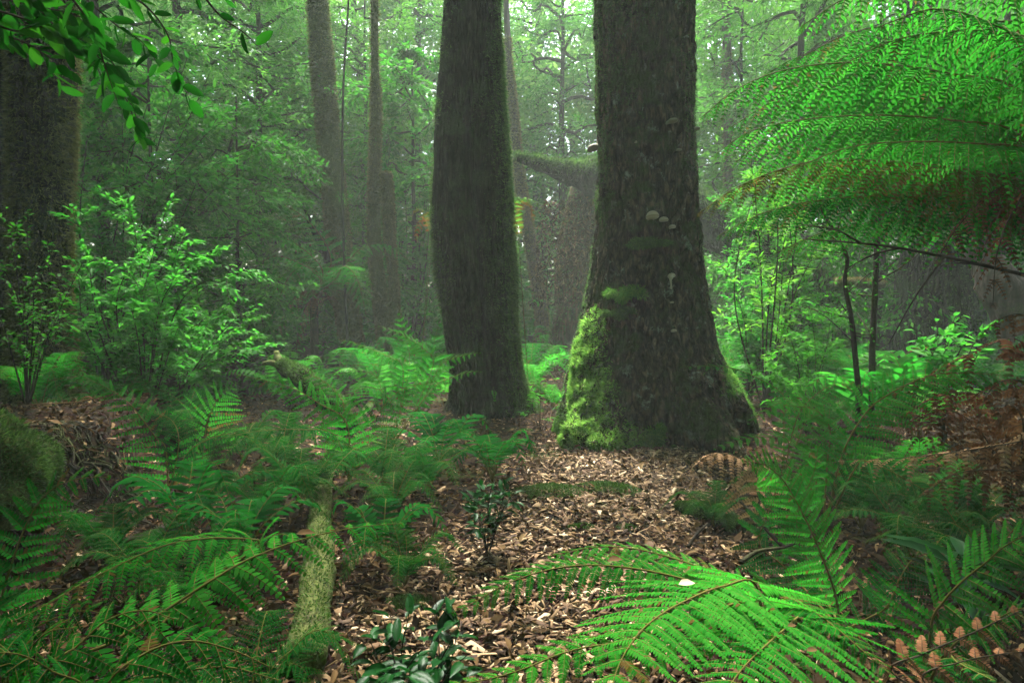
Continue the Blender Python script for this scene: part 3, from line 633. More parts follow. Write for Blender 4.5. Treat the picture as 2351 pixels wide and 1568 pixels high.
# --- orange ferns by the dark central tree
t, c = fern_root('fern with orange and yellow tips hanging beside the right edge of the dark central tree', 1215, 700, 11.2)
for pts, L_, mt in (([(1192, 560, 11), (1182, 490, 11), (1197, 464, 11), (1218, 470, 11), (1226, 505, 11)], .2, 'fern_orange'), ([(1190, 560, 11.1), (1178, 480, 11.1), (1192, 455, 11.1), (1228, 462, 11.1), (1240, 478, 11.1)], .24, 'leaf_yellow')):
    hero(t, pts, (0, -.5, .7), L_, 20, mat=mt, npin=10, wpin=.24, gdroop=.4, droop=.1, stalk=.74, crown=c)
t, c = fern_root('small orange fern frond left of the dark central tree', 960, 760, 11.5)
hero(t, [(985, 560, 11.5), (975, 500, 11.5), (960, 520, 11.4), (955, 550, 11.4)], (0, -.6, .7), .15, 14, mat='fern_orange', npin=10, wpin=.24, gdroop=.4, droop=.1, stalk=.8, crown=c)
hero(t, [(990, 540, 11.6), (960, 480, 11.6), (945, 495, 11.6)], (0, -.6, .7), .15, 12, mat='fern_orange', npin=10, wpin=.24, gdroop=.4, droop=.1, stalk=.82, crown=c)

# --- small ferns with plain leaflets
def rosette(root, c, R, n, mat, simple, seed, Lp, npair, npin=10, h=.5, wpin=.2, arc=(0, 2 * np.pi), rach='rachis', **kw):
    r = np.random.default_rng(seed)
    for i in range(n):
        a = arc[0] + (arc[1] - arc[0]) * (i + r.uniform(.1, .9)) / n
        l = R * r.uniform(.75, 1.1); hh = h * r.uniform(.7, 1.2)
        d = np.array([math.cos(a), math.sin(a), 0])
        P = [c, c + d * l * .22 + (0, 0, hh * .62), c + d * l * .6 + (0, 0, hh), c + d * l + (0, 0, hh * r.uniform(.3, .8))]
        P = np.array([np.array(q, float) for q in P]); P[1:] += r.normal(0, .03 * R, P[1:].shape)
        add_frond(root, smooth_path(P, 22), (0, 0, 1), Lp * r.uniform(.85, 1.1), npair, mat=mat, rach=rach, simple=simple, npin=npin, wpin=wpin, seed=int(seed * 31 + i), **kw)

for (dx, dy, Y, lab, R, n, mat, Lp, sd, h) in (
    (2010, 900, 6.6, 'leathery sword fern with broad yellow green leaflets behind the thin dark sapling', .75, 7, 'fern_bright', .26, 3, .8),
    (2110, 890, 6.2, 'leathery sword fern standing upright before the rust brown bracken', .7, 7, 'leaf_bright', .24, 4, .75),
    (1010, 1040, 6.2, 'dark glossy sword fern at the front foot of the dark central tree', .6, 9, 'leaf_gloss', .16, 5, .45),
    (1130, 1050, 5.6, 'dark glossy sword fern on the left edge of the wood chips', .5, 8, 'leaf_gloss', .14, 6, .35),
    (560, 1190, 3.9, 'glossy blue green sword fern left of the mossy log', .5, 9, 'leaf_gloss', .13, 7, .32),
    (430, 1130, 4.3, 'dark sword fern with broad leaflets behind the lower left fern', .6, 8, 'leaf_gloss', .15, 8, .45),
    (880, 1200, 3.9, 'low glossy sword fern right of the mossy log', .45, 7, 'leaf_gloss', .12, 9, .3)):
    t, c = fern_root(lab, dx, dy, Y, name='sword_fern', group='glossy sword ferns on the forest floor')
    rosette(t, c, R, n, M and mat, True, sd, Lp, 15, h=h, wpin=.22, droop=.2, gdroop=.1, stalk=.2, prof='other')

# --- mid and far ferns (copies of three sample ferns)
protos = []
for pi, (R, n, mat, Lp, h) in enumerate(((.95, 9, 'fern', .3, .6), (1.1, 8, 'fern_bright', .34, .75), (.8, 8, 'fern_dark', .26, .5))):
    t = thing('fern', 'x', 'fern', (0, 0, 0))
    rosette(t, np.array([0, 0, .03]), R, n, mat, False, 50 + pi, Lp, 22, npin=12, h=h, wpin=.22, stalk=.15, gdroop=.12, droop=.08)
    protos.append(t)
spots = [
 (610, 1080, 4.6, 2, .75, 'dark fern in the shade left of the mossy log'),
 (900, 1120, 4.8, 2, .6, 'small blue green fern just right of the mossy log'),
 (330, 1210, 3.6, 2, .6, 'dark fern in the leaf litter behind the lower left fern'),
 (180, 930, 7.5, 2, .8, 'dark fern on top of the left bank'),
 (700, 830, 11.0, 0, .9, 'fern behind the leaning mossy log'),
 (870, 850, 11.5, 1, .9, 'hazy fern at the foot of the thin mossy trunks'),
 (960, 800, 13.0, 1, 1.0, 'bright hazy fern left behind the dark central tree'),
 (1230, 800, 12.0, 1, .9, 'pale fern in the misty gap between the two big trees'),
 (1270, 880, 10.5, 0, .6, 'small fern at the far end of the wood chip path'),
 (1690, 780, 12.5, 1, 1.1, 'pale green fern just right behind the big tree'),
 (1770, 770, 13.5, 0, 1.1, 'hazy fern in the second row right of the big tree'),
 (1850, 800, 10.5, 0, 1.0, 'soft green fern left of the thin dark saplings'),
 (1930, 790, 11.5, 1, .9, 'fern between the two thin dark saplings'),
 (2180, 790, 11.0, 2, 1.0, 'shaded fern below the mossy stump on the right'),
 (2290, 800, 9.0, 2, 1.0, 'shaded fern below the pink barked leaning tree'),
 (1900, 880, 7.6, 0, .7, 'small fern beside the foot of the thin saplings'),
 (2090, 1180, 3.8, 2, .7, 'dark fern beneath the tan dead stalk on the right'),
 (2260, 1250, 3.4, 2, .7, 'dark fern behind the lower right edge fern'),
 (1640, 1130, 4.6, 2, .45, 'small dark fern left of the tan dead fern'),
 (570, 1500, 2.3, 2, .6, 'dark fern under the lower left fern fronds'),
 (1980, 1080, 4.6, 2, .7, 'dark fern below the long frond sweeping right'),
 (2120, 1080, 4.5, 2, .75, 'dark fern between the tan dead stalk and the rust brown bracken'),
 (2240, 1100, 4.2, 2, .7, 'dark fern in front of the rust brown bracken'),
 (1850, 1050, 5.0, 0, .6, 'green fern in the hollow right of the big tree foot'),
 (2050, 980, 5.4, 0, .7, 'green fern under the arch of the long right frond'),
 (240, 1150, 4.0, 2, .6, 'dark fern below the added roots'),
 (560, 1000, 6.6, 2, .8, 'dark fern on the open litter before the leaning mossy log'),
 (640, 1010, 6.0, 2, .8, 'dark fern directly below the forked end of the leaning log'),
 (690, 1080, 5.0, 2, .75, 'dark fern at the far end of the mossy log, on its left'),
 (880, 1060, 5.6, 2, .7, 'dark fern at the far end of the mossy log, on its right'),
 (420, 1010, 6.4, 2, .8, 'dark fern behind the upright frond by the pond'),
 (980, 1080, 5.4, 2, .7, 'dark fern in front of the glossy sword fern at the dark tree'),
 (90, 900, 6.6, 0, .8, 'green fern on the bank before the shaggy mossy tree'),
 (260, 900, 7.2, 0, .8, 'green fern on the bank right of the shaggy mossy tree'),
 (430, 1230, 3.3, 2, .65, 'dark fern just behind the arching lower left frond'),
 (930, 1250, 3.6, 2, .5, 'dark fern on the left rim of the near wood chips'),
]
used = set()
for (dx, dy, Y, pi, s, lab) in spots:
    p = at(dx, dy, Y)
    o = protos[pi] if pi not in used else copy_tree(protos[pi]); used.add(pi)
    o.location = (p[0], p[1], gz(p[0], p[1])); o.scale = (s, s, s); o.rotation_euler = (0, 0, rng.uniform(0, 6.28)); o['label'] = lab; o['group'] = 'ferns on the forest floor'

# ------------------------------------------------------------------ moss strands
def surf_sample(V, Nrm, Wt, n):
    p = Wt / Wt.sum(); i = rng.choice(len(V), n, p=p)
    return i

def moss_on(mb, P, N, L, Wd, down=.4, jit=.5, tint=None):
    n = len(P)
    D = N + rng.normal(size=(n, 3)) * jit; D[:, 2] -= down
    side = np.cross(D, rng.normal(size=(n, 3)))
    leaves(mb, P - N * .004, D, side, L * rng.uniform(.5, 1.3, n), Wd, KITE, curl=.35, tint=tint)

# ------------------------------------------------------------------ big trunks from measured outlines
def big_trunk(rows, Y, zlow, ztop, nz, nt, disp, base_mod=None, xy=None):
    """rows: (dy, xl, xr) in the picture. returns verts grid, normals"""
    zs_, cx_, r_ = [], [], []
    for dy, xl, xr in rows:
        a, b = at(xl, dy, Y), at(xr, dy, Y)
        zs_.append((a[2] + b[2]) / 2); cx_.append((a[0] + b[0]) / 2); r_.append((b[0] - a[0]) / 2)
    zs_, cx_, r_ = map(np.array, (zs_, cx_, r_)); o = np.argsort(zs_); zs_, cx_, r_ = zs_[o], cx_[o], r_[o]
    z0 = np.linspace(0, 1, nz) ** 1.5
    z = zlow + (ztop - zlow) * z0
    cx = np.interp(z, zs_, cx_); r = np.interp(z, zs_, r_)
    k = np.ones(5) / 5
    pad = lambda a: np.convolve(np.pad(a, 2, mode='edge'), k, 'valid')
    cx, r = pad(cx), pad(r)
    above = np.clip((z - zs_[-1]) / max(ztop - zs_[-1], .1), 0, 1)
    if ztop > zs_[-1] + .5:
        sl = (cx_[-1] - cx_[-2]) / (zs_[-1] - zs_[-2]); cx = cx + np.clip(z - zs_[-1], 0, None) * np.clip(sl, -.06, .06); r = r * (1 - .35 * above)
    th = np.linspace(0, 2 * np.pi, nt, endpoint=False)
    Z, TH = np.meshgrid(z, th, indexing='ij')
    R = r[:, None] * np.ones_like(TH)
    if base_mod is not None: R = base_mod(R, TH, Z)
    R = R + disp(TH, Z, R)
    V = xyz(cx[:, None] + R * np.cos(TH), Y + R * np.sin(TH), Z)
    i = np.arange(nz - 1)[:, None] * nt + np.arange(nt)[None]; i2 = np.arange(nz - 1)[:, None] * nt + (np.arange(nt)[None] + 1) % nt
    F = np.stack([i, i2, i2 + nt, i + nt], -1).reshape(-1, 4)
    du = np.roll(V, -1, 1) - np.roll(V, 1, 1); dv = np.gradient(V, axis=0)
    N = norm(np.cross(du, dv))
    return V.reshape(-1, 3), F, N.reshape(-1, 3), Z.ravel(), TH.ravel()

def angd(a, b):
    return (a - b + np.pi) % (2 * np.pi) - np.pi

crown_clumps = {}
# T1 the big tree right of the centre -----------------------------------
rows1 = [(-400, 1372, 1580), (0, 1365, 1590), (200, 1370, 1592), (400, 1371, 1596), (520, 1368, 1605), (620, 1357, 1611), (720, 1338, 1632), (800, 1318, 1652), (860, 1303, 1680), (900, 1296, 1697), (960, 1280, 1722), (1010, 1276, 1735), (1060, 1272, 1740)]
Y1 = 8.4
fr = -np.pi / 2   # angle facing the camera
pads1 = [(-2.36, .14, .22, .27), (-2.5, .58, .14, .27), (-2.62, 1.02, .11, .32), (-2.02, .04, .12, .14), (-1.62, 1.02, .05, .10), (-1.75, .78, .04, .09)]
def cracks(TH, Z, ka, kz, w):
    p = xyz(np.cos(TH) * ka, np.sin(TH) * ka, Z * kz)
    n_ = fbm(p + .35 * np.stack([vnoise(p * 1.7), vnoise(p * 1.7 + 9), vnoise(p * 1.7 + 21)], -1), 3)
    return 1 - sstep(0, w, np.abs(n_))
def disp1(TH, Z, R):
    plates = fbm(xyz(np.cos(TH) * 15, np.sin(TH) * 15, Z * 4.5), 3)
    d = .035 * plates + .06 * fbm(xyz(np.cos(TH) * 2.2, np.sin(TH) * 2.2, Z * 1.0), 3) + .012 * fbm(xyz(np.cos(TH) * 40, np.sin(TH) * 40, Z * 22), 2)
    d = d - .06 * cracks(TH, Z, 6.5, 1.7, .13) - .028 * cracks(TH, Z, 13, 5, .12)
    for a, z, h, wz in pads1:
        d = d + h * np.exp(-(angd(TH, a) / .22) ** 2 - ((Z - z) / wz) ** 2) * (1 + .75 * vnoise(xyz(TH * 11, Z * 8, 2)) + .35 * vnoise(xyz(TH * 26, Z * 20, 4)))
    return d
def base1(R, TH, Z):
    k = np.clip((1.15 - Z) / 1.2, 0, 1) ** 1.6
    lob = (.24 * np.cos(6 * TH + .7) + .08 * np.cos(3 * TH + 2) + .08 * np.cos(11 * TH)) * np.sin(TH) ** 2
    R = R * (1 + k * lob * .9)
    # hollow below the right buttress
    hol = sstep(.34, .2, np.abs(angd(TH, -.66))) * sstep(.50 - .6 * np.abs(angd(TH, -.66)), .36 - .6 * np.abs(angd(TH, -.66)), Z)
    return R * (1 - .7 * hol)
V, F, Nn, Zf, Tf = big_trunk(rows1, Y1, -.35, 13, 620, 420, disp1, base1)
b1 = (at(1500, 1040, Y1)[0], Y1, gz(at(1500, 1040, Y1)[0], Y1))
t1 = thing('big_tree', 'thick rough barked tree right of the centre with white bracket fungi and flared mossy foot', 'tree', b1)
mb = MB(); mb.add(V, F); mb.build('trunk', M['bark_main'], t1, smooth=True)
# moss on it
frontw = (Nn[:, 1] < .45) * (Zf > gz(V[:, 0], V[:, 1]) - .05) * (Zf < 5.4)
mb = MB()
pw = np.zeros(len(V)); clump = .25 + sstep(-.25, .35, vnoise(V * 9))
for a, z, h, wz in pads1[:4]: pw += np.exp(-(angd(Tf, a) / .24) ** 2 - ((Zf - z) / (wz * 1.15)) ** 2)
pw *= frontw * (pw > .12) * clump
i = surf_sample(V, Nn, pw, 26000); moss_on(mb, V[i] + rng.normal(0, .010, (len(i), 3)), Nn[i], .052, .009, .45, .55, np.clip(.55 + .35 * Nn[i, 2] + rng.normal(0, .2, len(i)), 0, 1))  # strands facing up tinted lighter, painted light from above
mb.build('moss', M['moss_lit_lime'], t1)['label'] = 'bright green cushion of moss on the left side of the foot'
mb = MB()
nz1 = fbm(xyz(V[:, 0] * 2.2, V[:, 1] * 2.2, V[:, 2] * 1.5), 4)
edge = np.abs(np.cos(Tf)) ** 3
wt = frontw * (sstep(.0, .35, nz1 + .35 * edge + .25 * sstep(3.4, 4.2, Zf) - .14))
wt[(np.cos(Tf) < -.1) & (Zf < 1.6)] *= 1.5
wt = wt * ~((np.abs(angd(Tf, -.66)) < .36) & (Zf < .5))
i = surf_sample(V, Nn, wt + 1e-9, 26000); moss_on(mb, V[i] + rng.normal(0, .006, (len(i), 3)), Nn[i], .04, .007, .55, .6)
mb.build('moss', M['moss'], t1)
mb = MB()
okh = ~((np.abs(angd(Tf, -.66)) < .36) & (Zf < .55))
wt2 = frontw * okh * np.exp(-(angd(Tf, -.2) / .4) ** 2) * sstep(1.0, .6, Zf) * sstep(.2, .5, Zf) * clump + frontw * .8 * sstep(.25, .5, nz1) * (Zf < .35)
i = surf_sample(V, Nn, wt2 + 1e-9, 9000); moss_on(mb, V[i], Nn[i], .045, .008, .4, .6)
mb.build('moss', M['moss_bright'], t1)

def surf_at(V, N, dx, dy):
    """nearest front point of a trunk grid to a picture position"""
    d = V - CAM; cp, sp = math.cos(PITCH), math.sin(PITCH)
    f = d[:, 1] * cp - d[:, 2] * sp; u = d[:, 1] * sp + d[:, 2] * cp
    px = 512 + FOC * d[:, 0] / f; py = 341 - FOC * u / f
    e = (px - dx * S) ** 2 + (py - dy * S) ** 2 + 1e3 * (((V - CAM) * N).sum(1) > 0)
    i = np.argmin(e); return V[i], N[i]

def bracket(parent, V, N, dx, dy, w, dark=False, drip=False, lab=None):
    p, nv = surf_at(V, N, dx, dy)
    out_ = np.array([nv[0], nv[1], 0]); out_ /= np.linalg.norm(out_); sd = np.array([-out_[1], out_[0], 0])
    mb = MB(); a = np.linspace(0, 2 * np.pi, 20, endpoint=False); rows = []
    prof = [(0, .0), (.45, -.04), (.8, .04), (1, .26), (.98, .5), (.82, .78), (.5, 1.0), (0, 1.08)]
    for q, h in prof:
        jit = 1 + .16 * np.sin(a * 2 + w * 90) + .09 * np.sin(a * 3 + w * 50) + .05 * np.sin(a * 5)
        rows.append(p + sd * (np.cos(a) * q * w * jit)[:, None] + out_ * (np.sin(a) * q * w * .8 * jit + w * .35)[:, None] + np.array([0, 0, 1]) * ((h - .35) * w * (.6 if dark else .95) + .12 * w * np.cos(a) * q)[:, None])
    R_ = np.concatenate(rows); k = 20; nr = len(prof)
    i = np.arange(nr - 1)[:, None] * k + np.arange(k)[None]; i2 = np.arange(nr - 1)[:, None] * k + (np.arange(k)[None] + 1) % k
    mb.add(R_, np.stack([i, i2, i2 + k, i + k], -1).reshape(-1, 4), 0, np.repeat([0, .1, .3, .6, .75, .85, .9, .95], k))  # underside tinted darker as painted shade, bands are the cap's own
    if drip:
        Q = smooth_path([p + out_ * .04, p + out_ * .06 + (0, 0, -.05), p + out_ * .05 + (.004, 0, -.09), p + out_ * .05 + (.006, 0, -.15)], 12)
        Vd, Fd = tube(Q, [.03, .03, .024, .016, .012, .01, .009, .008, .01, .013, .012, .004], 10); mb.add(Vd, Fd, 0, .4)
    o = mb.build('bracket_fungus', M['fungus_dark'] if dark else M['fungus'], parent, smooth=True)
    if lab: o['label'] = lab
for a_ in ((1500, 496, .09, 0, 0, 'large pale bracket fungus'), (1544, 520, .045, 0, 0), (1541, 633, .05, 0, 1, 'white fungus with a hanging drip'), (1545, 278, .075, 1, 0, 'old grey bracket fungus'), (1356, 335, .10, 1, 0),
           (1519, 503, .055, 0, 0), (1461, 325, .022, 0, 0), (1541, 692, .022, 0, 0), (1547, 758, .03, 0, 0), (1598, 298, .06, 1, 0), (1557, 345, .04, 1, 0), (1570, 985, .06, 1, 0)):
    bracket(t1, V, Nn, a_[0], a_[1], a_[2], bool(a_[3]), bool(a_[4]), a_[5] if len(a_) > 5 else None)
# mossy shelves
for dx, dy, w, hgt in ((1442, 672, .16, .09), (1425, 716, .15, .05), (1503, 995, .1, .12), (1470, 560, .22, .06), (1540, 1035, .2, .1)):
    p, nv = surf_at(V, Nn, dx, dy); mb = MB()
    n = 3000; q = rnd_dir(n) * rng.random((n, 1)) ** .33 * np.array([.5, .1, .55]); ci = rng.integers(0, 7, n)
    q = (q + (rng.normal(0, .55, (7, 3)) * np.array([1, .05, .7]))[ci]) * np.array([w, 1, hgt]); q[:, 1] -= .03
    moss_on(mb, p + q, norm(q * np.array([1, 2, 2]) + nv * .3), .05, .010, .45, .6)
    mb.build('moss', M['moss_bright'] if dy in (672, 995) else M['moss'], t1)
V1, N1 = V, Nn

# T2 the dark central tree ----------------------------------------------
rows2 = [(-400, 1030, 1140), (0, 1019, 1148), (150, 1010, 1154), (300, 995, 1164), (420, 992, 1172), (520, 991, 1178), (620, 999, 1181), (720, 1013, 1184), (800, 1025, 1190), (860, 1034, 1197), (920, 1038, 1206), (970, 1030, 1216)]
Y2 = 10.3
def disp2(TH, Z, R):
    d = .05 * fbm(xyz(np.cos(TH) * 2, np.sin(TH) * 2, Z * .8), 3) + .025 * fbm(xyz(np.cos(TH) * 16, np.sin(TH) * 16, Z * 3), 2)
    d = d - .055 * cracks(TH, Z, 7, .9, .13) - .025 * cracks(TH, Z, 15, 3, .12)
    # long fissure between the two fused stems
    c0 = fr + .12 - .05 * (Z - 2) + .06 * np.sin(Z * 1.3)
    gap = np.exp(-(angd(TH, c0) / .12) ** 2) * sstep(.1, .5, Z) * (1 - sstep(3.8, 5, Z))
    wide = np.exp(-(angd(TH, c0) / .3) ** 2) * (1 - sstep(4.2, 6, Z))
    return d - R * (.42 * gap + .08 * wide)
def base2(R, TH, Z):
    return R * (1 + np.clip((.7 - Z) / .75, 0, 1) ** 2 * .3 * (.55 + .45 * np.cos(5 * TH + 1)))
V, F, Nn, Zf, Tf = big_trunk(rows2, Y2, -.3, 13, 460, 320, disp2, base2)
t2 = thing('dark_tree', 'dark shaded tree left of the centre with a long fissure and moss along its edges', 'tree', (at(1115, 940, Y2)[0], Y2, 0))
mb = MB(); mb.add(V, F); mb.build('trunk', M['bark_dark'], t2, smooth=True)
mb = MB()
vis = (Nn[:, 1] < .6) * (Zf > -.05) * (Zf < 7)
right = np.clip(np.cos(Tf), 0, 1) ** 4; left = np.clip(-np.cos(Tf), 0, 1) ** 4
n2_ = fbm(xyz(V[:, 0] * 2, V[:, 1] * 2, Zf * 1.1), 3)
wt = vis * (right * sstep(-.45, .2, n2_ + .2 * sstep(4, 2, Zf)) * 1.4 + left * sstep(-.2, .3, n2_) * .9 * sstep(1.0, 2.4, Zf))
i = surf_sample(V, Nn, wt + 1e-9, 42000); moss_on(mb, V[i] + rng.normal(0, .012, (len(i), 3)), Nn[i], .07, .009, .5, .5)
mb.build('moss', M['moss'], t2)
mb = MB(); wt = vis * sstep(.05, .4, n2_) * (Nn[:, 1] < 0)
wt = wt * (np.abs(angd(Tf, fr + .12 - .05 * (Zf - 2) + .06 * np.sin(Zf * 1.3))) > .16)
i = surf_sample(V, Nn, wt + 1e-9, 9000); moss_on(mb, V[i], Nn[i], .04, .009, .6, .5)
mb.build('moss', M['moss_dark'], t2)

# slimmer mossy trunks ---------------------------------------------------
def mossy_trunk(name, label, cat, rows, Y, ztop, nmoss, mossmat, Lm, mat='bark_moss', wm=.012, lump=.12, group=None, zmax=9, zlow=None, down=.45):
    def dsp(TH, Z, R):
        return R * (lump * fbm(xyz(np.cos(TH) * 1.5, np.sin(TH) * 1.5, Z * 1.6 + Y), 3) + .05 * fbm(xyz(np.cos(TH) * 7, np.sin(TH) * 7, Z * 6), 2))
    bx = (rows[-1][1] + rows[-1][2]) / 2; b = at(bx, rows[-1][0], Y)
    gzz = gz(b[0], b[1]); zl = gzz - .3 if zlow is None else zlow
    V, F, N, Zf, Tf = big_trunk(rows, Y, zl, ztop, 200, 48, dsp)
    t = thing(name, label, cat, (b[0], Y, gzz), group)
    mb = MB(); mb.add(V, F)
    if ztop < 6: # broken top
        nt = 48; mb.add(np.vstack([V[-nt:], V[-nt:].mean(0) + (0, 0, .06)]), np.stack([np.arange(nt), (np.arange(nt) + 1) % nt, np.full(nt, nt)], 1))
    mb.build('trunk', M[mat], t, smooth=True)
    mb = MB(); wt = (N[:, 1] < .7) * (Zf < zmax) * (.35 + sstep(-.3, .4, fbm(xyz(V[:, 0] * 2, V[:, 1] * 2, Zf * 1.2), 3)))
    i = surf_sample(V, N, wt + 1e-9, nmoss); moss_on(mb, V[i] + rng.normal(0, .01, (nmoss, 3)), N[i], Lm, wm, down, .55)
    if ztop < 6:
        q = V[-48:][rng.integers(0, 48, 900)]; c_ = V[-48:].mean(0); q = c_ + (q - c_) * rng.random((900, 1)) ** .5
        moss_on(mb, q, np.tile([[0, 0, 1.]], (900, 1)), Lm, wm, .1, .6)
    mb.build('moss', M[mossmat], t)
    return t
t7 = mossy_trunk('mossy_tree', 'thick tree at the left wrapped in shaggy olive moss', 'tree', [(-300, 15, 150), (0, 28, 160), (150, 34, 164), (300, 34, 160), (480, 34, 152), (640, 36, 152), (760, 36, 158), (860, 32, 168), (920, 24, 180)], 8.2, 13, 52000, 'moss_pale', .07, 'bark_dark', .014, .07)
t8 = mossy_trunk('mossy_tree', 'dark mossy trunk cut off by the left edge of the picture', 'tree', [(-300, -90, 30), (0, -95, 24), (300, -100, 28), (600, -100, 30), (860, -110, 40)], 8.8, 13, 16000, 'moss_dark', .06, 'bark_dark', .010, .07)
t3 = mossy_trunk('mossy_tree', 'tall olive mossy trunk leaning left, thickest of the slim mossy trunks', 'tree', [(-200, 700, 745), (0, 706, 751), (150, 715, 764), (300, 729, 776), (400, 738, 790), (520, 749, 800), (650, 764, 812), (740, 776, 826), (800, 784, 838), (850, 786, 850)], 15.5, 12, 30000, 'moss_pale', .07, wm=.016)
t4 = mossy_trunk('mossy_tree', 'thin pale mossy trunk between the thick slim one and the dark central tree', 'tree', [(-200, 852, 868), (0, 851, 868), (150, 852, 869), (280, 851, 876), (400, 848, 872), (520, 843, 872), (600, 846, 878), (700, 860, 889), (780, 868, 900), (830, 870, 905)], 14.5, 12, 16000, 'moss_pale', .06, wm=.015)
t5 = mossy_trunk('snag', 'short broken mossy trunk with a rounded top beside the thin pale one', 'dead tree', [(398, 874, 898), (440, 875, 902), (550, 884, 905), (650, 894, 914), (740, 898, 920), (830, 900, 925)], 14.2, at(885, 398, 14.2)[2], 9000, 'moss_pale', .055, wm=.015)
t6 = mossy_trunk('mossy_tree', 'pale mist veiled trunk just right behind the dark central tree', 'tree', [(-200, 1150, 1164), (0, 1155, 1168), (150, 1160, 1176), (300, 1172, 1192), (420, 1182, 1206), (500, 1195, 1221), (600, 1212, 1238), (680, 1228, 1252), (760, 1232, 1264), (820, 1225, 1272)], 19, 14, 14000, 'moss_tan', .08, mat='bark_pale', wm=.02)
stump = mossy_trunk('broken_stump', 'broken standing stump cloaked in dry brown leaves behind the big tree', 'tree stump', [(372, 1322, 1392), (420, 1312, 1392), (480, 1296, 1396), (540, 1284, 1400), (620, 1276, 1404), (700, 1272, 1410), (780, 1262, 1420), (840, 1250, 1430)], 17, at(1350, 372, 17)[2], 9000, 'moss', .08, mat='rot', wm=.02)
# dry leaf cloak on it
mb = MB(); n = 2600
zc = rng.uniform(at(0, 700, 17)[2], at(0, 470, 17)[2], n); ac = rng.uniform(-2.7, -.6, n)
rc_ = np.interp(zc, [at(0, 700, 17)[2], at(0, 470, 17)[2]], [1.5, 1.15]); sx = at(1340, 560, 17)[0]
Pc = xyz(sx + rc_ * np.cos(ac), 17 + rc_ * np.sin(ac), zc)
leaves(mb, Pc, rnd_dir(n) + np.array([0, -.2, -.8]), rnd_dir(n), .14, .035, KITE, curl=.2)
mb.build('dry_leaves', M['litter'], stump)

q = smooth_path([at(757, 600, 15.3), at(740, 560, 15.2), at(722, 530, 15.1), at(704, 494, 15.0)], 16); mb = MB(); V_, F_ = tube(q, np.linspace(.13, .05, 16), 10); mb.add(V_, F_); mb.build('branch', M['bark_dark'], t3, smooth=True)
# fallen / leaning logs ---------------------------------------------------
def log(name, label, pts, radii, mat, mossmat, nmoss, Lm=.03, wm=.007, cat='log', top=True, k=20, abs_pts=False, n=60, topmin=.15, ends=True):
    P = smooth_path(pts if abs_pts else [at(*p) for p in pts], n)
    R = np.interp(np.linspace(0, 1, n), np.linspace(0, 1, len(radii)), radii)
    R = R * (1 + .1 * fbm(xyz(np.linspace(0, 9, n), 0, P[0, 0]), 2))
    V, F = tube(P, R, k)
    C = np.repeat(P, k, 0); N = norm(V - C)
    V = V + N * (np.repeat(R, k) * (.3 * fbm(V * 7, 3) + .35 * fbm(V * 2.2, 2)))[:, None]
    mid = P[n // 2]
    t = thing(name, label, cat, (mid[0], mid[1], gz(mid[0], mid[1])))
    mb = MB(); mb.add(V, F); mb.build('trunk', M[mat], t, smooth=True)
    if nmoss:
        mb = MB(); wt = sstep(topmin - .3, topmin + .4, N[:, 2] + .5 * fbm(V * 2.5, 3))
        i = surf_sample(V, N, wt + 1e-9, nmoss)
        T_ = tangents(P)[i // k]; jitp = rng.normal(0, .5 * np.linalg.norm(P[1] - P[0]), (nmoss, 1)) * T_
        jitp = jitp + np.cross(T_, N[i]) * (rng.uniform(-.5, .5, (nmoss, 1)) * R[i // k][:, None] * 6.28 / k)
        moss_on(mb, V[i] + jitp, N[i], Lm, wm, .15, .6); mb.build('moss', M[mossmat], t)
    return t
ll = log('leaning_log', 'leaning mossy log with a forked tip rising from behind the ferns', [(800, 985, 6.6), (780, 945, 6.8), (730, 900, 7.1), (690, 865, 7.4), (650, 838, 7.7)], [.11, .115, .11, .10, .085], 'bark_dark', 'moss', 9000, .025, .006)
q = smooth_path([at(655, 842, 7.65), at(625, 832, 7.8), at(604, 834, 7.9)], 10); mb = MB(); Vq, Fq = tube(q, np.linspace(.06, .02, 10), 10); mb.add(Vq, Fq)
q2 = smooth_path([at(652, 840, 7.7), at(638, 822, 7.8), at(634, 806, 7.85)], 10); Vq, Fq = tube(q2, np.linspace(.07, .03, 10), 10); mb.add(Vq, Fq); mb.build('branch', M['bark_moss'], ll, smooth=True)
gpts = []
for dx, dy in ((700, 1560), (712, 1480), (722, 1400), (733, 1300), (735, 1200), (745, 1120), (765, 1050), (810, 990), (850, 940)):
    p = on_ground(dx, dy, 3); gpts.append((p[0], p[1], gz(p[0], p[1]) + .06))
log('fallen_log', 'fallen mossy log lying on the forest floor and running away under the ferns', gpts, [.07, .075, .065, .07, .06, .06, .055, .05, .045], 'bark_moss', 'moss', 11000, .018, .006, abs_pts=True, n=110, topmin=.55)
gpts = []
for dx, dy in ((1555, 1180), (1600, 1190), (1650, 1205), (1700, 1228)):
    p = on_ground(dx, dy, 4.5); gpts.append((p[0], p[1], gz(p[0], p[1]) + .05))
log('fallen_log', 'short dark log capped with olive moss on the right of the wood chips', gpts, [.05, .085, .08, .05], 'bark_dark', 'moss', 7000, .02, .005, abs_pts=True)
log('fallen_tree', 'snapped mossy tree trunk hanging across behind the big tree and sloping down to the right', [(1188, 364, 15.6), (1240, 378, 15.8), (1300, 396, 16), (1400, 420, 16.2), (1520, 458, 16), (1620, 498, 15.5), (1720, 562, 15), (1830, 640, 14.5), (1900, 720, 14)], [.06, .2, .42, .5, .5, .5, .48, .44, .4], 'bark_dark', 'moss', 16000, .13, .022, cat='fallen tree', n=80, topmin=.1)
log('fallen_log', 'thin pale mossy branch log lying level behind the thin saplings', [(1920, 648, 12), (1970, 650, 12), (2030, 652, 12)], [.07, .08, .06], 'bark_moss', 'moss_tan', 1200, .04, .012)
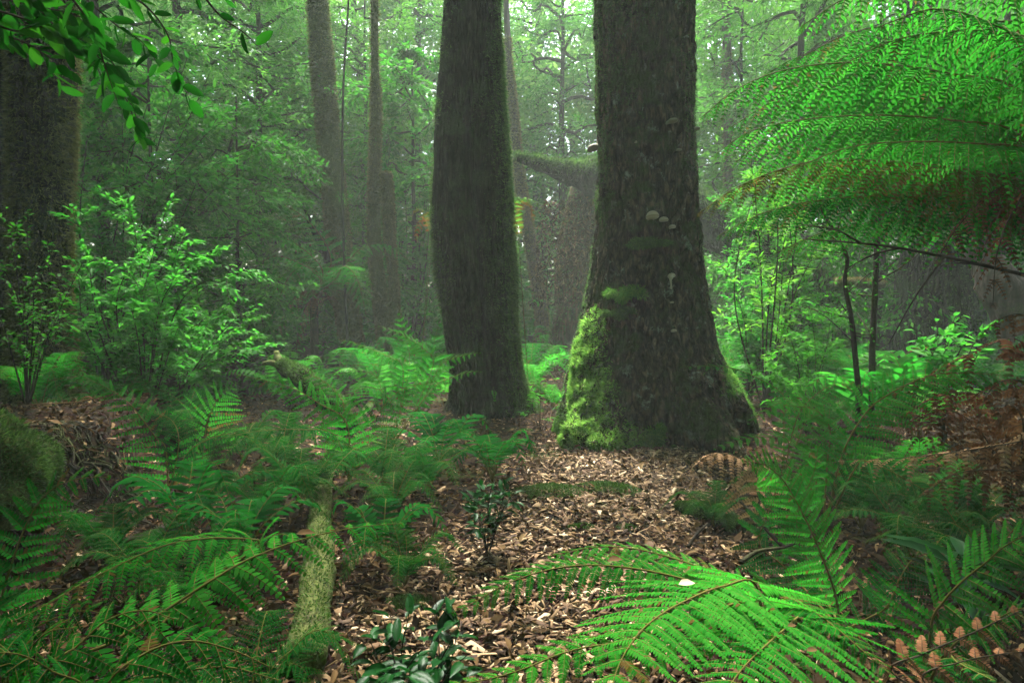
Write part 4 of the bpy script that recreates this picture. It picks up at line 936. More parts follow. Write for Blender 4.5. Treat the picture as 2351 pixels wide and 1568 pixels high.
log('fallen_log', 'dark charred log in the shade left of the mossy log', [(tuple)(p) for p in [on_ground(240, 1265, 3.5) + (0, 0, .03), on_ground(330, 1250, 3.5) + (0, 0, .04), on_ground(420, 1205, 3.8) + (0, 0, .04)]], [.04, .05, .035], 'bark_twig', 'moss_dark', 300, .02, .005, abs_pts=True)

# mossy hump on the left bank
mb = MB(); c0 = at(0, 1010, 3.9); n = 22000
thb = rng.uniform(0, 2 * np.pi, n); phb = np.arccos(rng.uniform(-.3, 1, n)); dirb = xyz(np.sin(phb) * np.cos(thb), np.sin(phb) * np.sin(thb), np.cos(phb))
def hump(d):
    r = 1 + .35 * fbm(d * 1.8 + 4, 3)
    return c0 + d * r[:, None] * np.array([.36, .4, .42]) - np.array([.16, 0, .25])
u_, v_ = np.meshgrid(np.linspace(0, 2 * np.pi, 48, endpoint=False), np.linspace(.02, 2.1, 24)); dg = xyz(np.sin(v_) * np.cos(u_), np.sin(v_) * np.sin(u_), np.cos(v_)).reshape(-1, 3)
i = np.arange(23)[:, None] * 48 + np.arange(48)[None]; i2 = np.arange(23)[:, None] * 48 + (np.arange(48)[None] + 1) % 48
hb = thing('mossy_mound', 'hump of vivid green moss on the bank at the left edge', 'mound', (c0[0], c0[1], gz(c0[0], c0[1])))
mb.add(hump(dg), np.stack([i, i + 48, i2 + 48, i2], -1).reshape(-1, 4)); mb.build('mound', M['bark_moss'], hb, smooth=True)
mb = MB(); moss_on(mb, hump(dirb), dirb, .035, .007, .25, .6); mb.build('moss', M['moss'], hb)

# roots added to make the shaded hollow of the bank dark
mb = MB(); rt = at(200, 960, 5.0)
for i in range(170):
    q = at(rng.uniform(60, 330), rng.uniform(930, 1000), rng.uniform(4.6, 5.4)); q[2] = gz(q[0], q[1]) + .02; l = rng.uniform(.2, .6)
    P = [q]
    for k in range(5): P.append(P[-1] + np.array([rng.normal(.03, .05), rng.normal(-.03, .05), -l / 5 * rng.uniform(.3, 1.2)]))
    P = np.array(P); P[:, 2] = np.maximum(P[:, 2], gz(P[:, 0], P[:, 1]) + .015); r0 = rng.uniform(.003, .012)
    V, F = tube(smooth_path(P, 14), np.linspace(r0, r0 * .3, 14), 5, False); mb.add(V, F)
tag(mb.build('hollow_shade_roots', M['bark_twig'], smooth=True, loc=rt), 'tangle of thin dark roots added for the shaded hollow in the left bank', 'roots')

# moss cushions on the chips
for dx, dy, lab, sz in ((1265, 1135, 'low tan green moss cushion on the wood chips', .3), (1335, 1215, 'tiny moss tuft amid the wood chips', .08), (1400, 1130, 'flat moss patch behind the pale wood chips', .28), (945, 1390, 'small dark moss tuft beside the near wood chips', .12), (1440, 1215, 'little moss tuft right of the tiny one on the chips', .06)):
    p = on_ground(dx, dy, 4.5); n = int(9000 * sz + 900)
    a = rng.uniform(0, 6.28, n); r_ = np.sqrt(rng.random(n)); hgt = (1 - r_ ** 2) * sz * .25
    X_ = p[0] + np.cos(a) * r_ * sz * (1 + .2 * np.sin(a * 3)); Y_ = p[1] + np.sin(a) * r_ * sz * .7
    mb = MB(); moss_on(mb, xyz(X_, Y_, gz(X_, Y_) + hgt + .01), np.tile([[0, 0, 1.]], (n, 1)), .022, .005, .05, .7)
    tag(mb.build('moss_cushion', M['moss'], loc=(p[0], p[1], p[2])), lab, 'moss')

# ------------------------------------------------------------------ trees of the middle distance and background
def gen_tree(seed, Ht, r0, first, spread, nl, lsize, per, droop=.15, flat=.06, tw=11, lean=.3, shape=KITE, lw=.34):
    r = np.random.default_rng(seed); wood, lf = MB(), MB()
    P = np.zeros((9, 3)); P[:, 2] = np.linspace(-.3, Ht, 9); P[1:, :2] = np.cumsum(r.normal(0, .12 * lean, (8, 2)), 0) + np.linspace(0, lean, 8)[:, None] * r.normal(0, 1, 2) * .5
    P = smooth_path(P, 24); V, F = tube(P, np.linspace(r0, r0 * .2, 24) * (1 + .6 * np.exp(-np.linspace(0, 12, 24))), 10); wood.add(V, F)
    for i in range(nl):
        zt = first + (1 - first) * ((i + r.random()) / nl); k = zt * 23; k0 = min(int(k), 22)
        p = P[k0] + (P[k0 + 1] - P[k0]) * (k - k0)
        a = i * 2.4 + r.normal(0, .4); l = spread * (1 - .35 * zt) * r.uniform(.35, 1.15)
        d = np.array([math.cos(a), math.sin(a), 0.]); up = r.uniform(-.2, 1.0)
        L = np.array([p + d * l * s + np.array([0, 0, l * (up * s - (droop + up * .5) * s * s)]) for s in np.linspace(0, 1, 6)]); L[1:] += r.normal(0, .08 * l, (5, 3))
        L = smooth_path(L, 14); br = min(r0 * .35, .02 + .016 * l); V, F = tube(L, np.linspace(br, .006, 14), 6, False); wood.add(V, F)
        for j in range(tw):
            s = .22 + .78 * (j + r.random()) / tw; k = int(s * 13); q = L[min(k, 13)]
            sd = 1 if j % 2 else -1; perp = np.array([-d[1], d[0], 0]) * sd
            dd = norm(d * r.uniform(.3, .9) + perp * r.uniform(.4, 1) + np.array([0, 0, r.normal(0, .4)])); tl = l * r.uniform(.22, .42)
            e = q + dd * tl + np.array([0, 0, -droop * tl]); Tw = np.array([q, (q + e) / 2 + r.normal(0, .03, 3), e]); V, F = tube(Tw, [.009, .006, .003], 4, False); wood.add(V, F)
            n = int(per * r.uniform(.7, 1.3)); s_ = r.random(n) ** .8
            lat = norm(np.cross(dd, [0, 0, 1.])); off = r.normal(0, .16 * tl + .05, n) * (1.15 - .5 * s_)
            Q = q + np.outer(s_, e - q) + np.outer(off, lat) + np.array([0, 0, 1]) * (r.normal(0, flat, n) - np.abs(off) * .25)[:, None]
            D = dd + np.sign(off)[:, None] * lat * .8 + r.normal(0, .4, (n, 3)); D[:, 2] -= .25
            leaves(lf, Q, D, np.array([0, 0, 1]) + r.normal(0, .45, (n, 3)), lsize * r.uniform(.7, 1.3, n), lsize * lw, shape, curl=.15, tint=np.clip(r.normal(.5 + .12 * r.normal(), .25, n), 0, 1))
    return wood, lf

tree_p = []
for i, (mat, args) in enumerate((
    ('leaf_fine', dict(Ht=12, r0=.16, first=.08, spread=4.2, nl=46, lsize=.125, per=70, flat=.12)),
    ('leaf_mid', dict(Ht=11, r0=.12, first=.05, spread=3.6, nl=44, lsize=.135, per=62, droop=.3)),
    ('leaf_fine', dict(Ht=13, r0=.20, first=.12, spread=4.8, nl=46, lsize=.13, per=70, droop=.05, flat=.12)),
    ('leaf_yellow', dict(Ht=10, r0=.10, first=.12, spread=3.6, nl=40, lsize=.12, per=70, flat=.1)),
    ('leaf_mid', dict(Ht=7, r0=.07, first=.05, spread=2.6, nl=34, lsize=.14, per=36, droop=.25, lw=.42)))):
    w_, l_ = gen_tree(200 + i, **args)
    t = thing('forest_tree', 'x', 'tree', (0, 0, 0)); w_.build('trunk', M['bark_twig'], t, smooth=True); l_.build('crown', M[mat], t); tree_p.append(t)
tspots = [
 (240, 14.5, 0, 1.0, 'dark leaved tree just right of the thick shaggy mossy tree'),
 (420, 17.5, 2, 1.0, 'tree with dark crooked mossy limbs in the upper left'),
 (600, 19.0, 0, 1.0, 'fine leaved tree left of the tallest slim mossy trunk'),
 (340, 12.0, 4, .9, 'low bright green sapling tree above the arching shrub at the left'),
 (560, 13.0, 4, .8, 'slender sapling in front of the fine leaved trees at the left'),
 (130, 19.0, 1, 1.0, 'shadowy tree behind the thick shaggy mossy tree'),
 (700, 23.0, 1, 1.0, 'hazy tree behind the tallest slim mossy trunk'),
 (940, 17.0, 4, 1.1, 'bright leaved tree filling the gap left of the dark central tree'),
 (830, 20.0, 3, 1.0, 'light green tree behind the thin pale mossy trunk'),
 (960, 25.0, 0, 1.1, 'misty tree behind the left edge of the dark central tree'),
 (1290, 23.0, 2, .9, 'misty layered tree between the two big trees'),
 (1230, 29.0, 0, 1.2, 'faint pale tree deepest in the gap between the two big trees'),
 (1430, 26.0, 1, 1.1, 'misty tree right behind the big tree'),
 (1700, 20.0, 3, 1.1, 'light yellow green tree at the right edge of the big tree'),
 (1640, 27.0, 0, 1.1, 'faint blue green tree high to the right of the big tree'),
 (1830, 17.0, 0, 1.0, 'tree behind the tips of the tree fern fronds'),
 (2010, 14.0, 4, 1.0, 'small leafy tree behind the thin dark saplings'),
 (2120, 19.0, 2, 1.0, 'darker tree behind the middle of the tree fern'),
 (2320, 15.0, 1, 1.0, 'shaded tree in the upper right corner behind the tree fern'),
 (2250, 24.0, 0, 1.2, 'far tree over the pink barked leaning trunk'),
 (1760, 11.5, 4, .55, 'bright young tree low beside the right flank of the big tree'),
 (40, 25.0, 2, 1.2, 'deep shaded tree at the far left edge'),
]
used = set()
for dx, Y, pi, s, lab in tspots:
    p = at(dx, 700, Y); o = tree_p[pi] if pi not in used else copy_tree(tree_p[pi]); used.add(pi)
    o.location = (p[0], Y, gz(p[0], Y)); o.scale = (s, s, s); o.rotation_euler = (0, 0, rng.uniform(0, 6.28)); o['label'] = lab; o['group'] = 'leafy trees behind the big trunks'

# shrubs with oval leaves, arching stems
def spray(name, label, cat, base, tips, mat, leafL, nl, lw=.42, shape=LEAF, rise=.5, sub=5, sublen=.35, r0=.012, wood='bark_twig', curl=.15, group=None, jit=.3, seed=0, up=.0):
    r = np.random.default_rng(seed + 900); t = thing(name, label, cat, base, group); wd, lf = MB(), MB()
    for tip in tips:
        tip = np.array(tip, float); b = np.array(base, float); l = np.linalg.norm(tip - b)
        mid = (b + tip) / 2 + np.array([0, 0, rise * l * .5]) + r.normal(0, .05 * l, 3)
        P = smooth_path([b, mid, tip], 26); V, F = tube(P, np.linspace(r0, r0 * .25, 26), 6, False); wd.add(V, F, 0, .5)
        T = tangents(P)
        for j in range(sub + 1):
            if j == sub: Q = P[14:]
            else:
                k = r.integers(7, 25); q = P[k]; sl = sublen * l * r.uniform(.5, 1.1) * (1.1 - k / 40)
                d = norm(T[k] + r.normal(0, .7, 3) * np.array([1, 1, .55]) + np.array([0, 0, up])); e = q + d * sl + np.array([0, 0, -.15 * sl]); Q = smooth_path([q, (q + e) / 2 + np.array([0, 0, .06 * sl]), e], 10)
                V, F = tube(Q, np.linspace(r0 * .35, r0 * .15, 10), 4, False); wd.add(V, F, 0, .5)
            n = nl; s_ = np.sort(r.random(n)) * (len(Q) - 1); k0 = np.minimum(s_.astype(int), len(Q) - 2); w = (s_ - k0)[:, None]
            pos = Q[k0] * (1 - w) + Q[k0 + 1] * w; tv = norm(Q[k0 + 1] - Q[k0]); lat = norm(np.cross(tv, np.array([0, 0, 1.]) + 1e-3)); sg = np.where(np.arange(n) % 2, 1, -1)[:, None]
            D = tv * .7 + lat * sg * .9 + r.normal(0, jit, (n, 3)); D[:, 2] -= .1
            leaves(lf, pos + r.normal(0, .012, (n, 3)), D, np.array([0, 0, 1.]) + r.normal(0, .35, (n, 3)), leafL * r.uniform(.65, 1.2, n), leafL * lw, shape, .2, curl, tint=np.clip(r.normal(.55, .25, n), 0, 1))
    wd.build('stem', M[wood], t, smooth=True); lf.build('foliage', M[mat], t); return t

b = at(330, 930, 8.0); b[2] = gz(b[0], b[1])
tips = [at(*p) for p in ((170, 470, 7.6), (240, 430, 8), (300, 470, 7.8), (380, 480, 7.6), (430, 520, 7.8), (500, 560, 7.6), (560, 620, 7.6), (600, 690, 7.6), (620, 790, 7.5), (440, 600, 7.2), (330, 560, 7.0), (240, 600, 7), (180, 640, 7), (520, 720, 7.2), (420, 720, 7), (300, 700, 6.8), (200, 560, 7.4))]
spray('shrub', 'arching shrub with many small oval bright leaves left of the slim mossy trunks', 'shrub', b, tips, 'leaf_bright', .095, 22, rise=.35, sub=11, sublen=.3, seed=1)
b = at(400, 900, 9.5); b[2] = gz(b[0], b[1])
spray('shrub', 'dense darker shrub behind the arching one above the pond', 'shrub', b, [at(*p) for p in ((260, 640, 9.5), (350, 620, 9.5), (450, 650, 9.3), (540, 690, 9.2), (590, 780, 9.2), (300, 780, 9), (420, 780, 9), (500, 800, 9), (230, 740, 9), (600, 720, 9.6))], 'leaf_mid', .09, 20, rise=.3, sub=12, sublen=.32, seed=2)
b = at(60, 900, 6.0); b[2] = gz(b[0], b[1])
spray('shrub', 'thin shrub with sparse leaves and bare twigs in the shade at the left edge', 'shrub', b, [at(*p) for p in ((10, 480, 5.8), (60, 520, 5.9), (120, 560, 6), (190, 600, 6.1), (-30, 560, 5.6), (60, 640, 5.7), (150, 660, 5.8), (210, 690, 6), (-20, 690, 5.5), (100, 720, 5.7))], 'leaf_mid', .055, 7, rise=.3, sub=6, sublen=.3, r0=.009, seed=3)
b = at(230, 800, 11.5); b[2] = gz(b[0], b[1])
spray('shrub', 'tall shrub with large pale leaves high behind the hanging leafy branch', 'shrub', b, [at(*p) for p in ((200, 300, 11), (280, 260, 11), (350, 200, 11), (430, 130, 11.3), (480, 170, 11.3), (500, 270, 11.3), (420, 330, 11), (300, 380, 10.8), (220, 420, 10.8), (540, 380, 11.2), (600, 330, 11.4), (450, 420, 10.8))], 'leaf_bright', .15, 18, rise=.25, sub=11, sublen=.22, r0=.02, seed=4)
b = at(940, 820, 16.5); b[2] = gz(b[0], b[1])
spray('shrub', 'vivid green leafy shrub squeezed between the broken mossy trunk and the dark tree', 'shrub', b, [at(*p) for p in ((900, 280, 16.5), (950, 300, 16.5), (990, 340, 16.5), (930, 400, 16.5), (980, 450, 16.5), (960, 540, 16.5), (910, 480, 16.5), (880, 330, 16.5), (1000, 560, 16.5), (930, 620, 16.5))], 'leaf_bright', .17, 22, rise=.15, sub=11, sublen=.2, r0=.02, seed=5)
b = at(1720, 800, 10.0); b[2] = gz(b[0], b[1])
spray('shrub', 'shrub with long pale leaves at the right flank of the big tree', 'shrub', b, [at(*p) for p in ((1660, 620, 9.8), (1700, 590, 10), (1740, 620, 10), (1690, 660, 9.6), (1750, 680, 9.6), (1790, 650, 9.8), (1830, 700, 9.8), (1780, 740, 9.4))], 'leaf_bright', .13, 16, lw=.3, rise=.3, sub=9, sublen=.3, seed=6)
b = at(1760, 560, 9.0); b[2] = gz(b[0], b[1])
spray('shrub', 'twiggy shrub with yellow green leaves below the tree fern tips', 'shrub', b, [at(*p) for p in ((1720, 320, 8.8), (1760, 340, 9), (1800, 380, 9), (1850, 350, 9.2), (1740, 400, 8.8), (1830, 430, 9), (1900, 420, 9.2), (1880, 560, 9), (1800, 600, 8.8))], 'leaf_yellow', .12, 16, lw=.28, rise=.15, sub=7, sublen=.2, r0=.014, seed=7)
b = at(2170, 880, 6.4); b[2] = gz(b[0], b[1])
spray('shrub', 'low plant with broad bright leaves in front of the shaded ferns at the right', 'plant', b, [at(*p) for p in ((2100, 760, 6.2), (2150, 735, 6.3), (2200, 710, 6.4), (2250, 700, 6.5), (2230, 760, 6.2), (2180, 780, 6), (2290, 730, 6.4), (2270, 780, 6.2))], 'leaf_bright', .11, 10, lw=.45, rise=.35, sub=3, sublen=.3, seed=8)
b = at(1860, 820, 7.6); b[2] = gz(b[0], b[1])
spray('shrub', 'wispy small leaved shrub between the big tree foot and the thin saplings', 'shrub', b, [at(*p) for p in ((1760, 800, 7.2), (1800, 740, 7.5), (1860, 700, 7.6), (1910, 720, 7.6), (1780, 860, 7), (1840, 770, 7.2), (1900, 790, 7.2), (1740, 860, 7))], 'leaf_mid', .07, 20, lw=.34, rise=.25, sub=9, sublen=.35, r0=.008, seed=9)
# glossy plants in front
for dx, dy, tp, lab, sd in ((960, 1560, ((850, 1470, 2.0), (880, 1420, 2.05), (940, 1400, 2.1), (1000, 1370, 2.15), (1060, 1400, 2.1), (980, 1470, 1.9), (1040, 1460, 1.95), (1075, 1500, 1.95), (870, 1540, 1.85), (940, 1540, 1.8)), 'dark glossy broad leaved plant between the mossy log and the bright front fern', 10),
                            (1120, 1190, ((1050, 1120, 4), (1090, 1090, 4.1), (1130, 1110, 4), (1170, 1080, 4.1), (1180, 1130, 3.9), (1080, 1160, 3.8)), 'twiggy seedling with dark leaves on the left rim of the wood chips', 11),
                            (1240, 960, ((1215, 885, 8.4), (1240, 870, 8.4), (1270, 890, 8.4), (1290, 905, 8.3), (1225, 910, 8.2)), 'small bright seedling in the gap between the two big trees', 12),
                            (2270, 1400, ((2180, 1270, 2.9), (2230, 1260, 2.9), (2140, 1290, 2.9)), 'plant with large strap leaves behind the lower right fern', 13)):
    b = at(dx, dy, tp[0][2]); b[2] = gz(b[0], b[1])
    spray('seedling', lab, 'plant', b, [at(*p) for p in tp], 'leaf_mid' if sd == 12 else 'leaf_wet', .07 if sd == 10 else (.3 if sd == 13 else .08), 7 if sd != 13 else 2, lw=.42 if sd != 13 else .22, shape=SER if sd == 10 else LEAF, rise=.3, sub=2, sublen=.4, r0=.005, curl=.3, seed=sd)

# thin dark saplings on the right
def sapling(label, pts, r0, r1, twigs, mat, seed, leafL=.05):
    r = np.random.default_rng(seed); P = smooth_path([at(*p) for p in pts], 40); b = P[0]
    t = thing('sapling', label, 'sapling', (b[0], b[1], gz(b[0], b[1]))); wd, lf = MB(), MB()
    P = np.vstack([[b[0], b[1], gz(b[0], b[1]) - .05], P]); V, F = tube(P, np.linspace(r0, r1, 41), 8); wd.add(V, F)
    for i in range(twigs):
        k = r.integers(8, 40); d = norm(np.array([r.normal(), r.normal() * .5, r.uniform(-.1, .9)])); l = r.uniform(.3, .9)
        Q = smooth_path([P[k], P[k] + d * l * .5 + r.normal(0, .04, 3), P[k] + d * l + (0, 0, -.1 * l)], 8); V, F = tube(Q, np.linspace(r1 * .5, r1 * .12, 8), 4, False); wd.add(V, F)
        n = 24; s_ = r.random(n); Pp = Q[(s_ * 7).astype(int)] + r.normal(0, .05, (n, 3)); leaves(lf, Pp, r.normal(0, 1, (n, 3)), np.array([0, 0, 1]) + r.normal(0, .4, (n, 3)), leafL, leafL * .4, KITE)
    wd.build('trunk', M['bark_twig'], t, smooth=True); lf.build('foliage', M[mat], t)
sapling('thin straight dark sapling, rightmost of the two before the ferns', [(2003, 895, 6.4), (2003, 800, 6.4), (2008, 700, 6.4), (2012, 600, 6.4), (2016, 500, 6.4), (2014, 400, 6.5), (2020, 300, 6.5)], .032, .02, 14, 'leaf_mid', 1)
sapling('thin crooked dark sapling with bare side twigs left of the straight one', [(1972, 900, 6.2), (1965, 830, 6.2), (1955, 730, 6.2), (1940, 650, 6.2), (1945, 590, 6.2), (1915, 530, 6.2), (1880, 470, 6.2)], .028, .014, 16, 'leaf_mid', 2)
sapling('hair thin sapling standing right beside the tallest slim mossy trunk', [(800, 830, 14), (790, 600, 14), (786, 400, 14), (788, 200, 14), (800, 0, 14), (802, -80, 14)], .03, .02, 10, 'leaf_mid', 3)
# long twig slanting across on the right
P = smooth_path([at(1850, 548, 3.0), at(2000, 560, 3.0), at(2100, 575, 3.0), at(2230, 602, 3.0), at(2360, 632, 3.0), at(2460, 660, 3.0)], 30)
mb = MB(); V, F = tube(P, np.linspace(.003, .010, 30), 6); mb.add(V, F)
for k in (6, 10, 15, 20):
    d = np.array([-.12, 0, rng.uniform(-.2, .12)]); V, F = tube(smooth_path([P[k], P[k] + d, P[k] + d * 2 + rng.normal(0, .02, 3)], 6), np.linspace(.005, .002, 6), 4); mb.add(V, F)
tag(mb.build('dead_branch', M['bark_twig'], smooth=True, loc=P[-1]), 'long dark bare branch slanting across below the tree fern', 'branch')
# fallen grey branch near the upright fern
mb = MB()
for pts, r0 in (([(1700, 1290, 3.2), (1740, 1265, 3.3), (1800, 1255, 3.4), (1850, 1235, 3.45)], .012), ([(1800, 1255, 3.4), (1760, 1215, 3.5), (1730, 1180, 3.55), (1700, 1150, 3.6)], .012), ([(1580, 1255, 3.9), (1600, 1225, 3.95), (1625, 1200, 4.0)], .012)):
    P = smooth_path([at(*p) for p in pts], 20); V, F = tube(P, np.linspace(r0, r0 * .5, 20), 7); mb.add(V, F)
tag(mb.build('dead_branch', M['bark_twig'], smooth=True, loc=at(1760, 1250, 3.4)), 'forked dead branch lying before the upright green fern', 'branch')

# right background: mossy stump and pinkish leaning trunk
mossy_trunk('mossy_stump', 'broad dark mossy stump in the shade at the right behind the ferns', 'tree stump', [(560, 2085, 2200), (620, 2075, 2215), (680, 2065, 2225), (740, 2050, 2240)], 12.5, at(2140, 560, 12.5)[2], 7000, 'moss', .05, mat='bark_dark', wm=.014)
log('leaning_tree', 'pinkish barked leaning trunk at the right edge', [(2350, 760, 10.5), (2310, 680, 10.6), (2260, 590, 10.8), (2200, 480, 11), (2165, 420, 11.1)], [.36, .32, .28, .24, .2], 'bark_pale', None, 0, cat='tree')
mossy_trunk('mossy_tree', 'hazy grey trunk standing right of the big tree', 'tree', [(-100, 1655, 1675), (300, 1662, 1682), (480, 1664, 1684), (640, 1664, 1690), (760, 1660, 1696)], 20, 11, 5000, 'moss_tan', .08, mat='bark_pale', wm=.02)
mossy_trunk('mossy_tree', 'dim dark trunk in the far shade right of the straight sapling', 'tree', [(-100, 2075, 2110), (300, 2080, 2118), (560, 2085, 2125), (760, 2080, 2130)], 16, 11, 5000, 'moss', .07, mat='bark_dark', wm=.018)

# misty tree fern left of centre
tfb = at(722, 800, 15.0); tfb[2] = gz(tfb[0], tfb[1]); t = thing('tree_fern', 'hazy tree fern with drooping fronds to the left of the tallest slim mossy trunk', 'tree fern', tfb)
mb = MB(); c_ = np.array([tfb[0], tfb[1], at(0, 680, 15.0)[2]]); V, F = tube(smooth_path([tfb - (0, 0, .2), c_], 12), .09, 14); mb.add(V, F); mb.build('trunk', M['fiber'], t, smooth=True)
for pts in ([(740, 620, 13), (680, 560, 12.8), (600, 530, 12.6), (530, 540, 12.4)], [(735, 640, 12.8), (680, 600, 12.4), (620, 590, 12), (560, 640, 11.6)], [(740, 640, 13), (700, 610, 12.6), (660, 640, 12.2), (620, 740, 11.8)],
            [(760, 600, 13.4), (720, 520, 13.4), (650, 470, 13.4), (560, 460, 13.4)], [(780, 620, 13.2), (830, 570, 13.2), (890, 560, 13.1), (940, 600, 13)], [(770, 640, 12.6), (790, 610, 12), (820, 640, 11.6), (840, 720, 11.3)]):
    pts = [(x_, y_, Y_ + 1.0) for x_, y_, Y_ in pts]
    hero(t, pts, (0, -.35, 1), .8, 32, mat='fern_bright', npin=18, wpin=.18, gdroop=.3, droop=.05, stalk=.12, crown=c_, rr=.02)
for pts in ([(750, 680, 13), (710, 690, 12.8), (690, 740, 12.7), (680, 800, 12.6)], [(740, 670, 13), (690, 670, 12.7), (650, 720, 12.5), (630, 790, 12.4)]):
    pts = [(x_, y_, Y_ + 1.0) for x_, y_, Y_ in pts]
    hero(t, pts, (-.3, -.4, .8), .4, 22, mat='fern_dead', rach='rachis_dark', label='dead brown frond hanging down', npin=12, wpin=.2, gdroop=.8, stalk=.15, crown=c_, rr=.015)

# ------------------------------------------------------------------ overhanging leafy branch, upper left
t = thing('overhanging_branch', 'dark leafy branch with toothed leaves hanging into the upper left corner', 'branch', at(-80, -80, 2.5))
wd, lf = MB(), MB(); r = np.random.default_rng(77)
for pts, nl in (([(-60, 100), (20, 90), (80, 110), (120, 160), (140, 200)], 18), ([(140, -60), (200, 0), (270, 60), (330, 100), (370, 160)], 20), ([(-40, -60), (40, -20), (120, 60), (200, 120), (240, 190)], 26), ([(-60, 10), (60, 45), (150, 95), (230, 135), (290, 230), (325, 330)], 38), ([(60, -60), (180, 40), (250, 130), (295, 220), (330, 320)], 30), ([(220, -60), (330, 10), (385, 80), (400, 150), (438, 235)], 18),
                ([(120, -60), (210, 60), (240, 150), (270, 235)], 18), ([(-60, 70), (40, 90), (110, 130), (150, 165)], 14), ([(330, -60), (440, -20), (520, -5)], 5), ([(430, -60), (500, 30), (560, 75), (590, 105)], 4),
                ([(-60, -20), (60, 10), (160, 30), (230, 60)], 24), ([(-60, 30), (30, 70), (90, 60), (190, 110)], 22), ([(20, -60), (90, 20), (140, 70), (210, 100)], 22)):
    Y0 = r.uniform(2.2, 2.8); P = smooth_path([at(x_, y_, Y0 + .1 * i) for i, (x_, y_) in enumerate(pts)], 40)
    V, F = tube(P, np.linspace(.005, .0015, 40), 5); wd.add(V, F)
    s_ = np.linspace(.12, 1, nl) * 39; k0 = np.minimum(s_.astype(int), 38); pos = P[k0]; tv = tangents(P)[k0]
    lat = norm(np.cross(tv, [0, 1, 0])); sg = np.where(np.arange(nl) % 2, 1, -1)[:, None]
    D = tv * .7 + lat * sg * .8 + r.normal(0, .4, (nl, 3)) + np.array([0, 0, -.3])
    N_ = np.array([-.1, -.7, .55]) + r.normal(0, .5, (nl, 3))
    L_ = r.uniform(.05, .10, nl); leaves(lf, pos, D, N_, L_, L_ * r.uniform(.42, .55, nl), SER, .12, .18, tint=r.random(nl))
wd.build('twig', M['rachis_dark'], t, smooth=True); lf.build('foliage', M['leaf_over'], t)

# fallen leaves lying on the front ferns
for dx, dy, Y, lab, sz in ((1558, 1352, 1.98, 'pale grey fallen leaf lying on the bright front fern', .035), (1808, 1448, 1.95, 'small tan leaf caught on the front fern right of the pale one', .02), (1852, 1506, 1.75, 'reddish brown leaf low on the bright front fern', .022), (1395, 1296, 2.2, 'brown curled strip of bark caught on the upper frond of the front fern', .035), (680, 1235, 2.25, 'brown leaf resting on the tip of the lower left fern', .04)):
    mb = MB(); p = at(dx, dy, Y) + np.array([0, 0, .015]); leaves(mb, p[None], np.array([[.8, .2, .1]]), np.array([[0, -.5, 1.]]), sz * 1.6, sz * .8, LEAF, .2, .2, tint=np.array([.95 if 'grey' in lab else .7]))
    tag(mb.build('fallen_leaf', M['chip'] if 'grey' in lab else M['litter'], loc=p), lab, 'leaf')

# ------------------------------------------------------------------ undergrowth beyond the ferns: one mass
mb = MB()
n = 1500; yy = 10 + 22 * rng.random(n) ** 1.2; xx = rng.uniform(-1, 1, n) * (3 + yy * .78)
k = (np.abs(xx - .6) > .9) | (yy > 12); k &= ~(((xx + 6.4) / 2.7) ** 2 + ((yy - 13.2) / 2.2) ** 2 < 1); k &= ~((xx < -3.9) & (xx > -8.5) & (yy < 12)); xx, yy = xx[k], yy[k]
for x_, y_ in zip(xx, yy):
    a = rng.uniform(0, 6.28); l = rng.uniform(.5, 1.2); h = rng.uniform(.3, .8); d = np.array([math.cos(a), math.sin(a), 0]); b = np.array([x_, y_, gz(x_, y_)])
    s = np.linspace(.15, 1, 16); P = b + np.outer(s, d) * l + np.outer(h * np.sin(s * 2.4), [0, 0, 1]); T = tangents(P); Bv = norm(np.cross(T, [0, 0, 1.])); w = .25 * l * np.sin(np.clip(s * 1.1, 0, 1) * 2.6 + .35)
    ti = rng.uniform(.1, .9)
    for sg in (-1, 1): leaves(mb, P, Bv * sg + T * .35 - np.array([0, 0, .2]), np.cross(Bv, T) + 1e-3, w, .045, KITE, curl=.2, tint=np.full(16, ti))
n = 14000; yy = 11 + 24 * rng.random(n); xx = rng.uniform(-1, 1, n) * (3 + yy * .8); q = fbm(xyz(xx * .5, yy * .5, 1), 2); k = (q > -.05) & ~(((xx + 6.4) / 2.9) ** 2 + ((yy - 13.2) / 2.4) ** 2 < 1); xx, yy = xx[k], yy[k]; n = len(xx)
leaves(mb, xyz(xx, yy, gz(xx, yy) + rng.random(n) ** 1.5 * 1.2 * (.4 + q[k])), rnd_dir(n, .4), np.array([0, 0, 1.]) + rng.normal(0, .5, (n, 3)), .11, .045, KITE)
o = mb.build('undergrowth', M['leaf_mid']); o['kind'] = 'stuff'

# ------------------------------------------------------------------ far forest, one mass all round
def clumps(mb, C, R, per, L, flat=.45):
    m = len(C); n = m * per
    q = rnd_dir(n) * (rng.random((n, 1)) ** .4) * np.array([1, 1, flat]) * np.repeat(R, per)[:, None]
    leaves(mb, np.repeat(C, per, 0) + q, rnd_dir(n, .5), np.array([0, 0, 1.]) + rng.normal(0, .6, (n, 3)), L, np.asarray(L) * .42, KITE, tint=np.clip(np.repeat(rng.random(m), per) * .6 + .4 * rng.random(n), 0, 1))
mb = MB()
m = 6000; Yf = rng.uniform(25, 44, m); Xf = rng.uniform(-1, 1, m) * (Yf * 1.0); Zf_ = rng.random(m) * 20 + .3
k = rng.random(m) > .75 * np.exp(-((Xf - Yf * .05) / (Yf * .16)) ** 2) * sstep(9, 16, Zf_); Yf, Xf, Zf_ = Yf[k], Xf[k], Zf_[k]; m = len(Yf)
clumps(mb, xyz(Xf, Yf, Zf_ + .6), rng.uniform(.9, 2.1, m), 90, .32)
m = 700; clumps(mb, xyz(rng.uniform(-24, 0, m), rng.uniform(21, 27, m), rng.uniform(.5, 10, m)), rng.uniform(.8, 1.6, m), 70, .24)
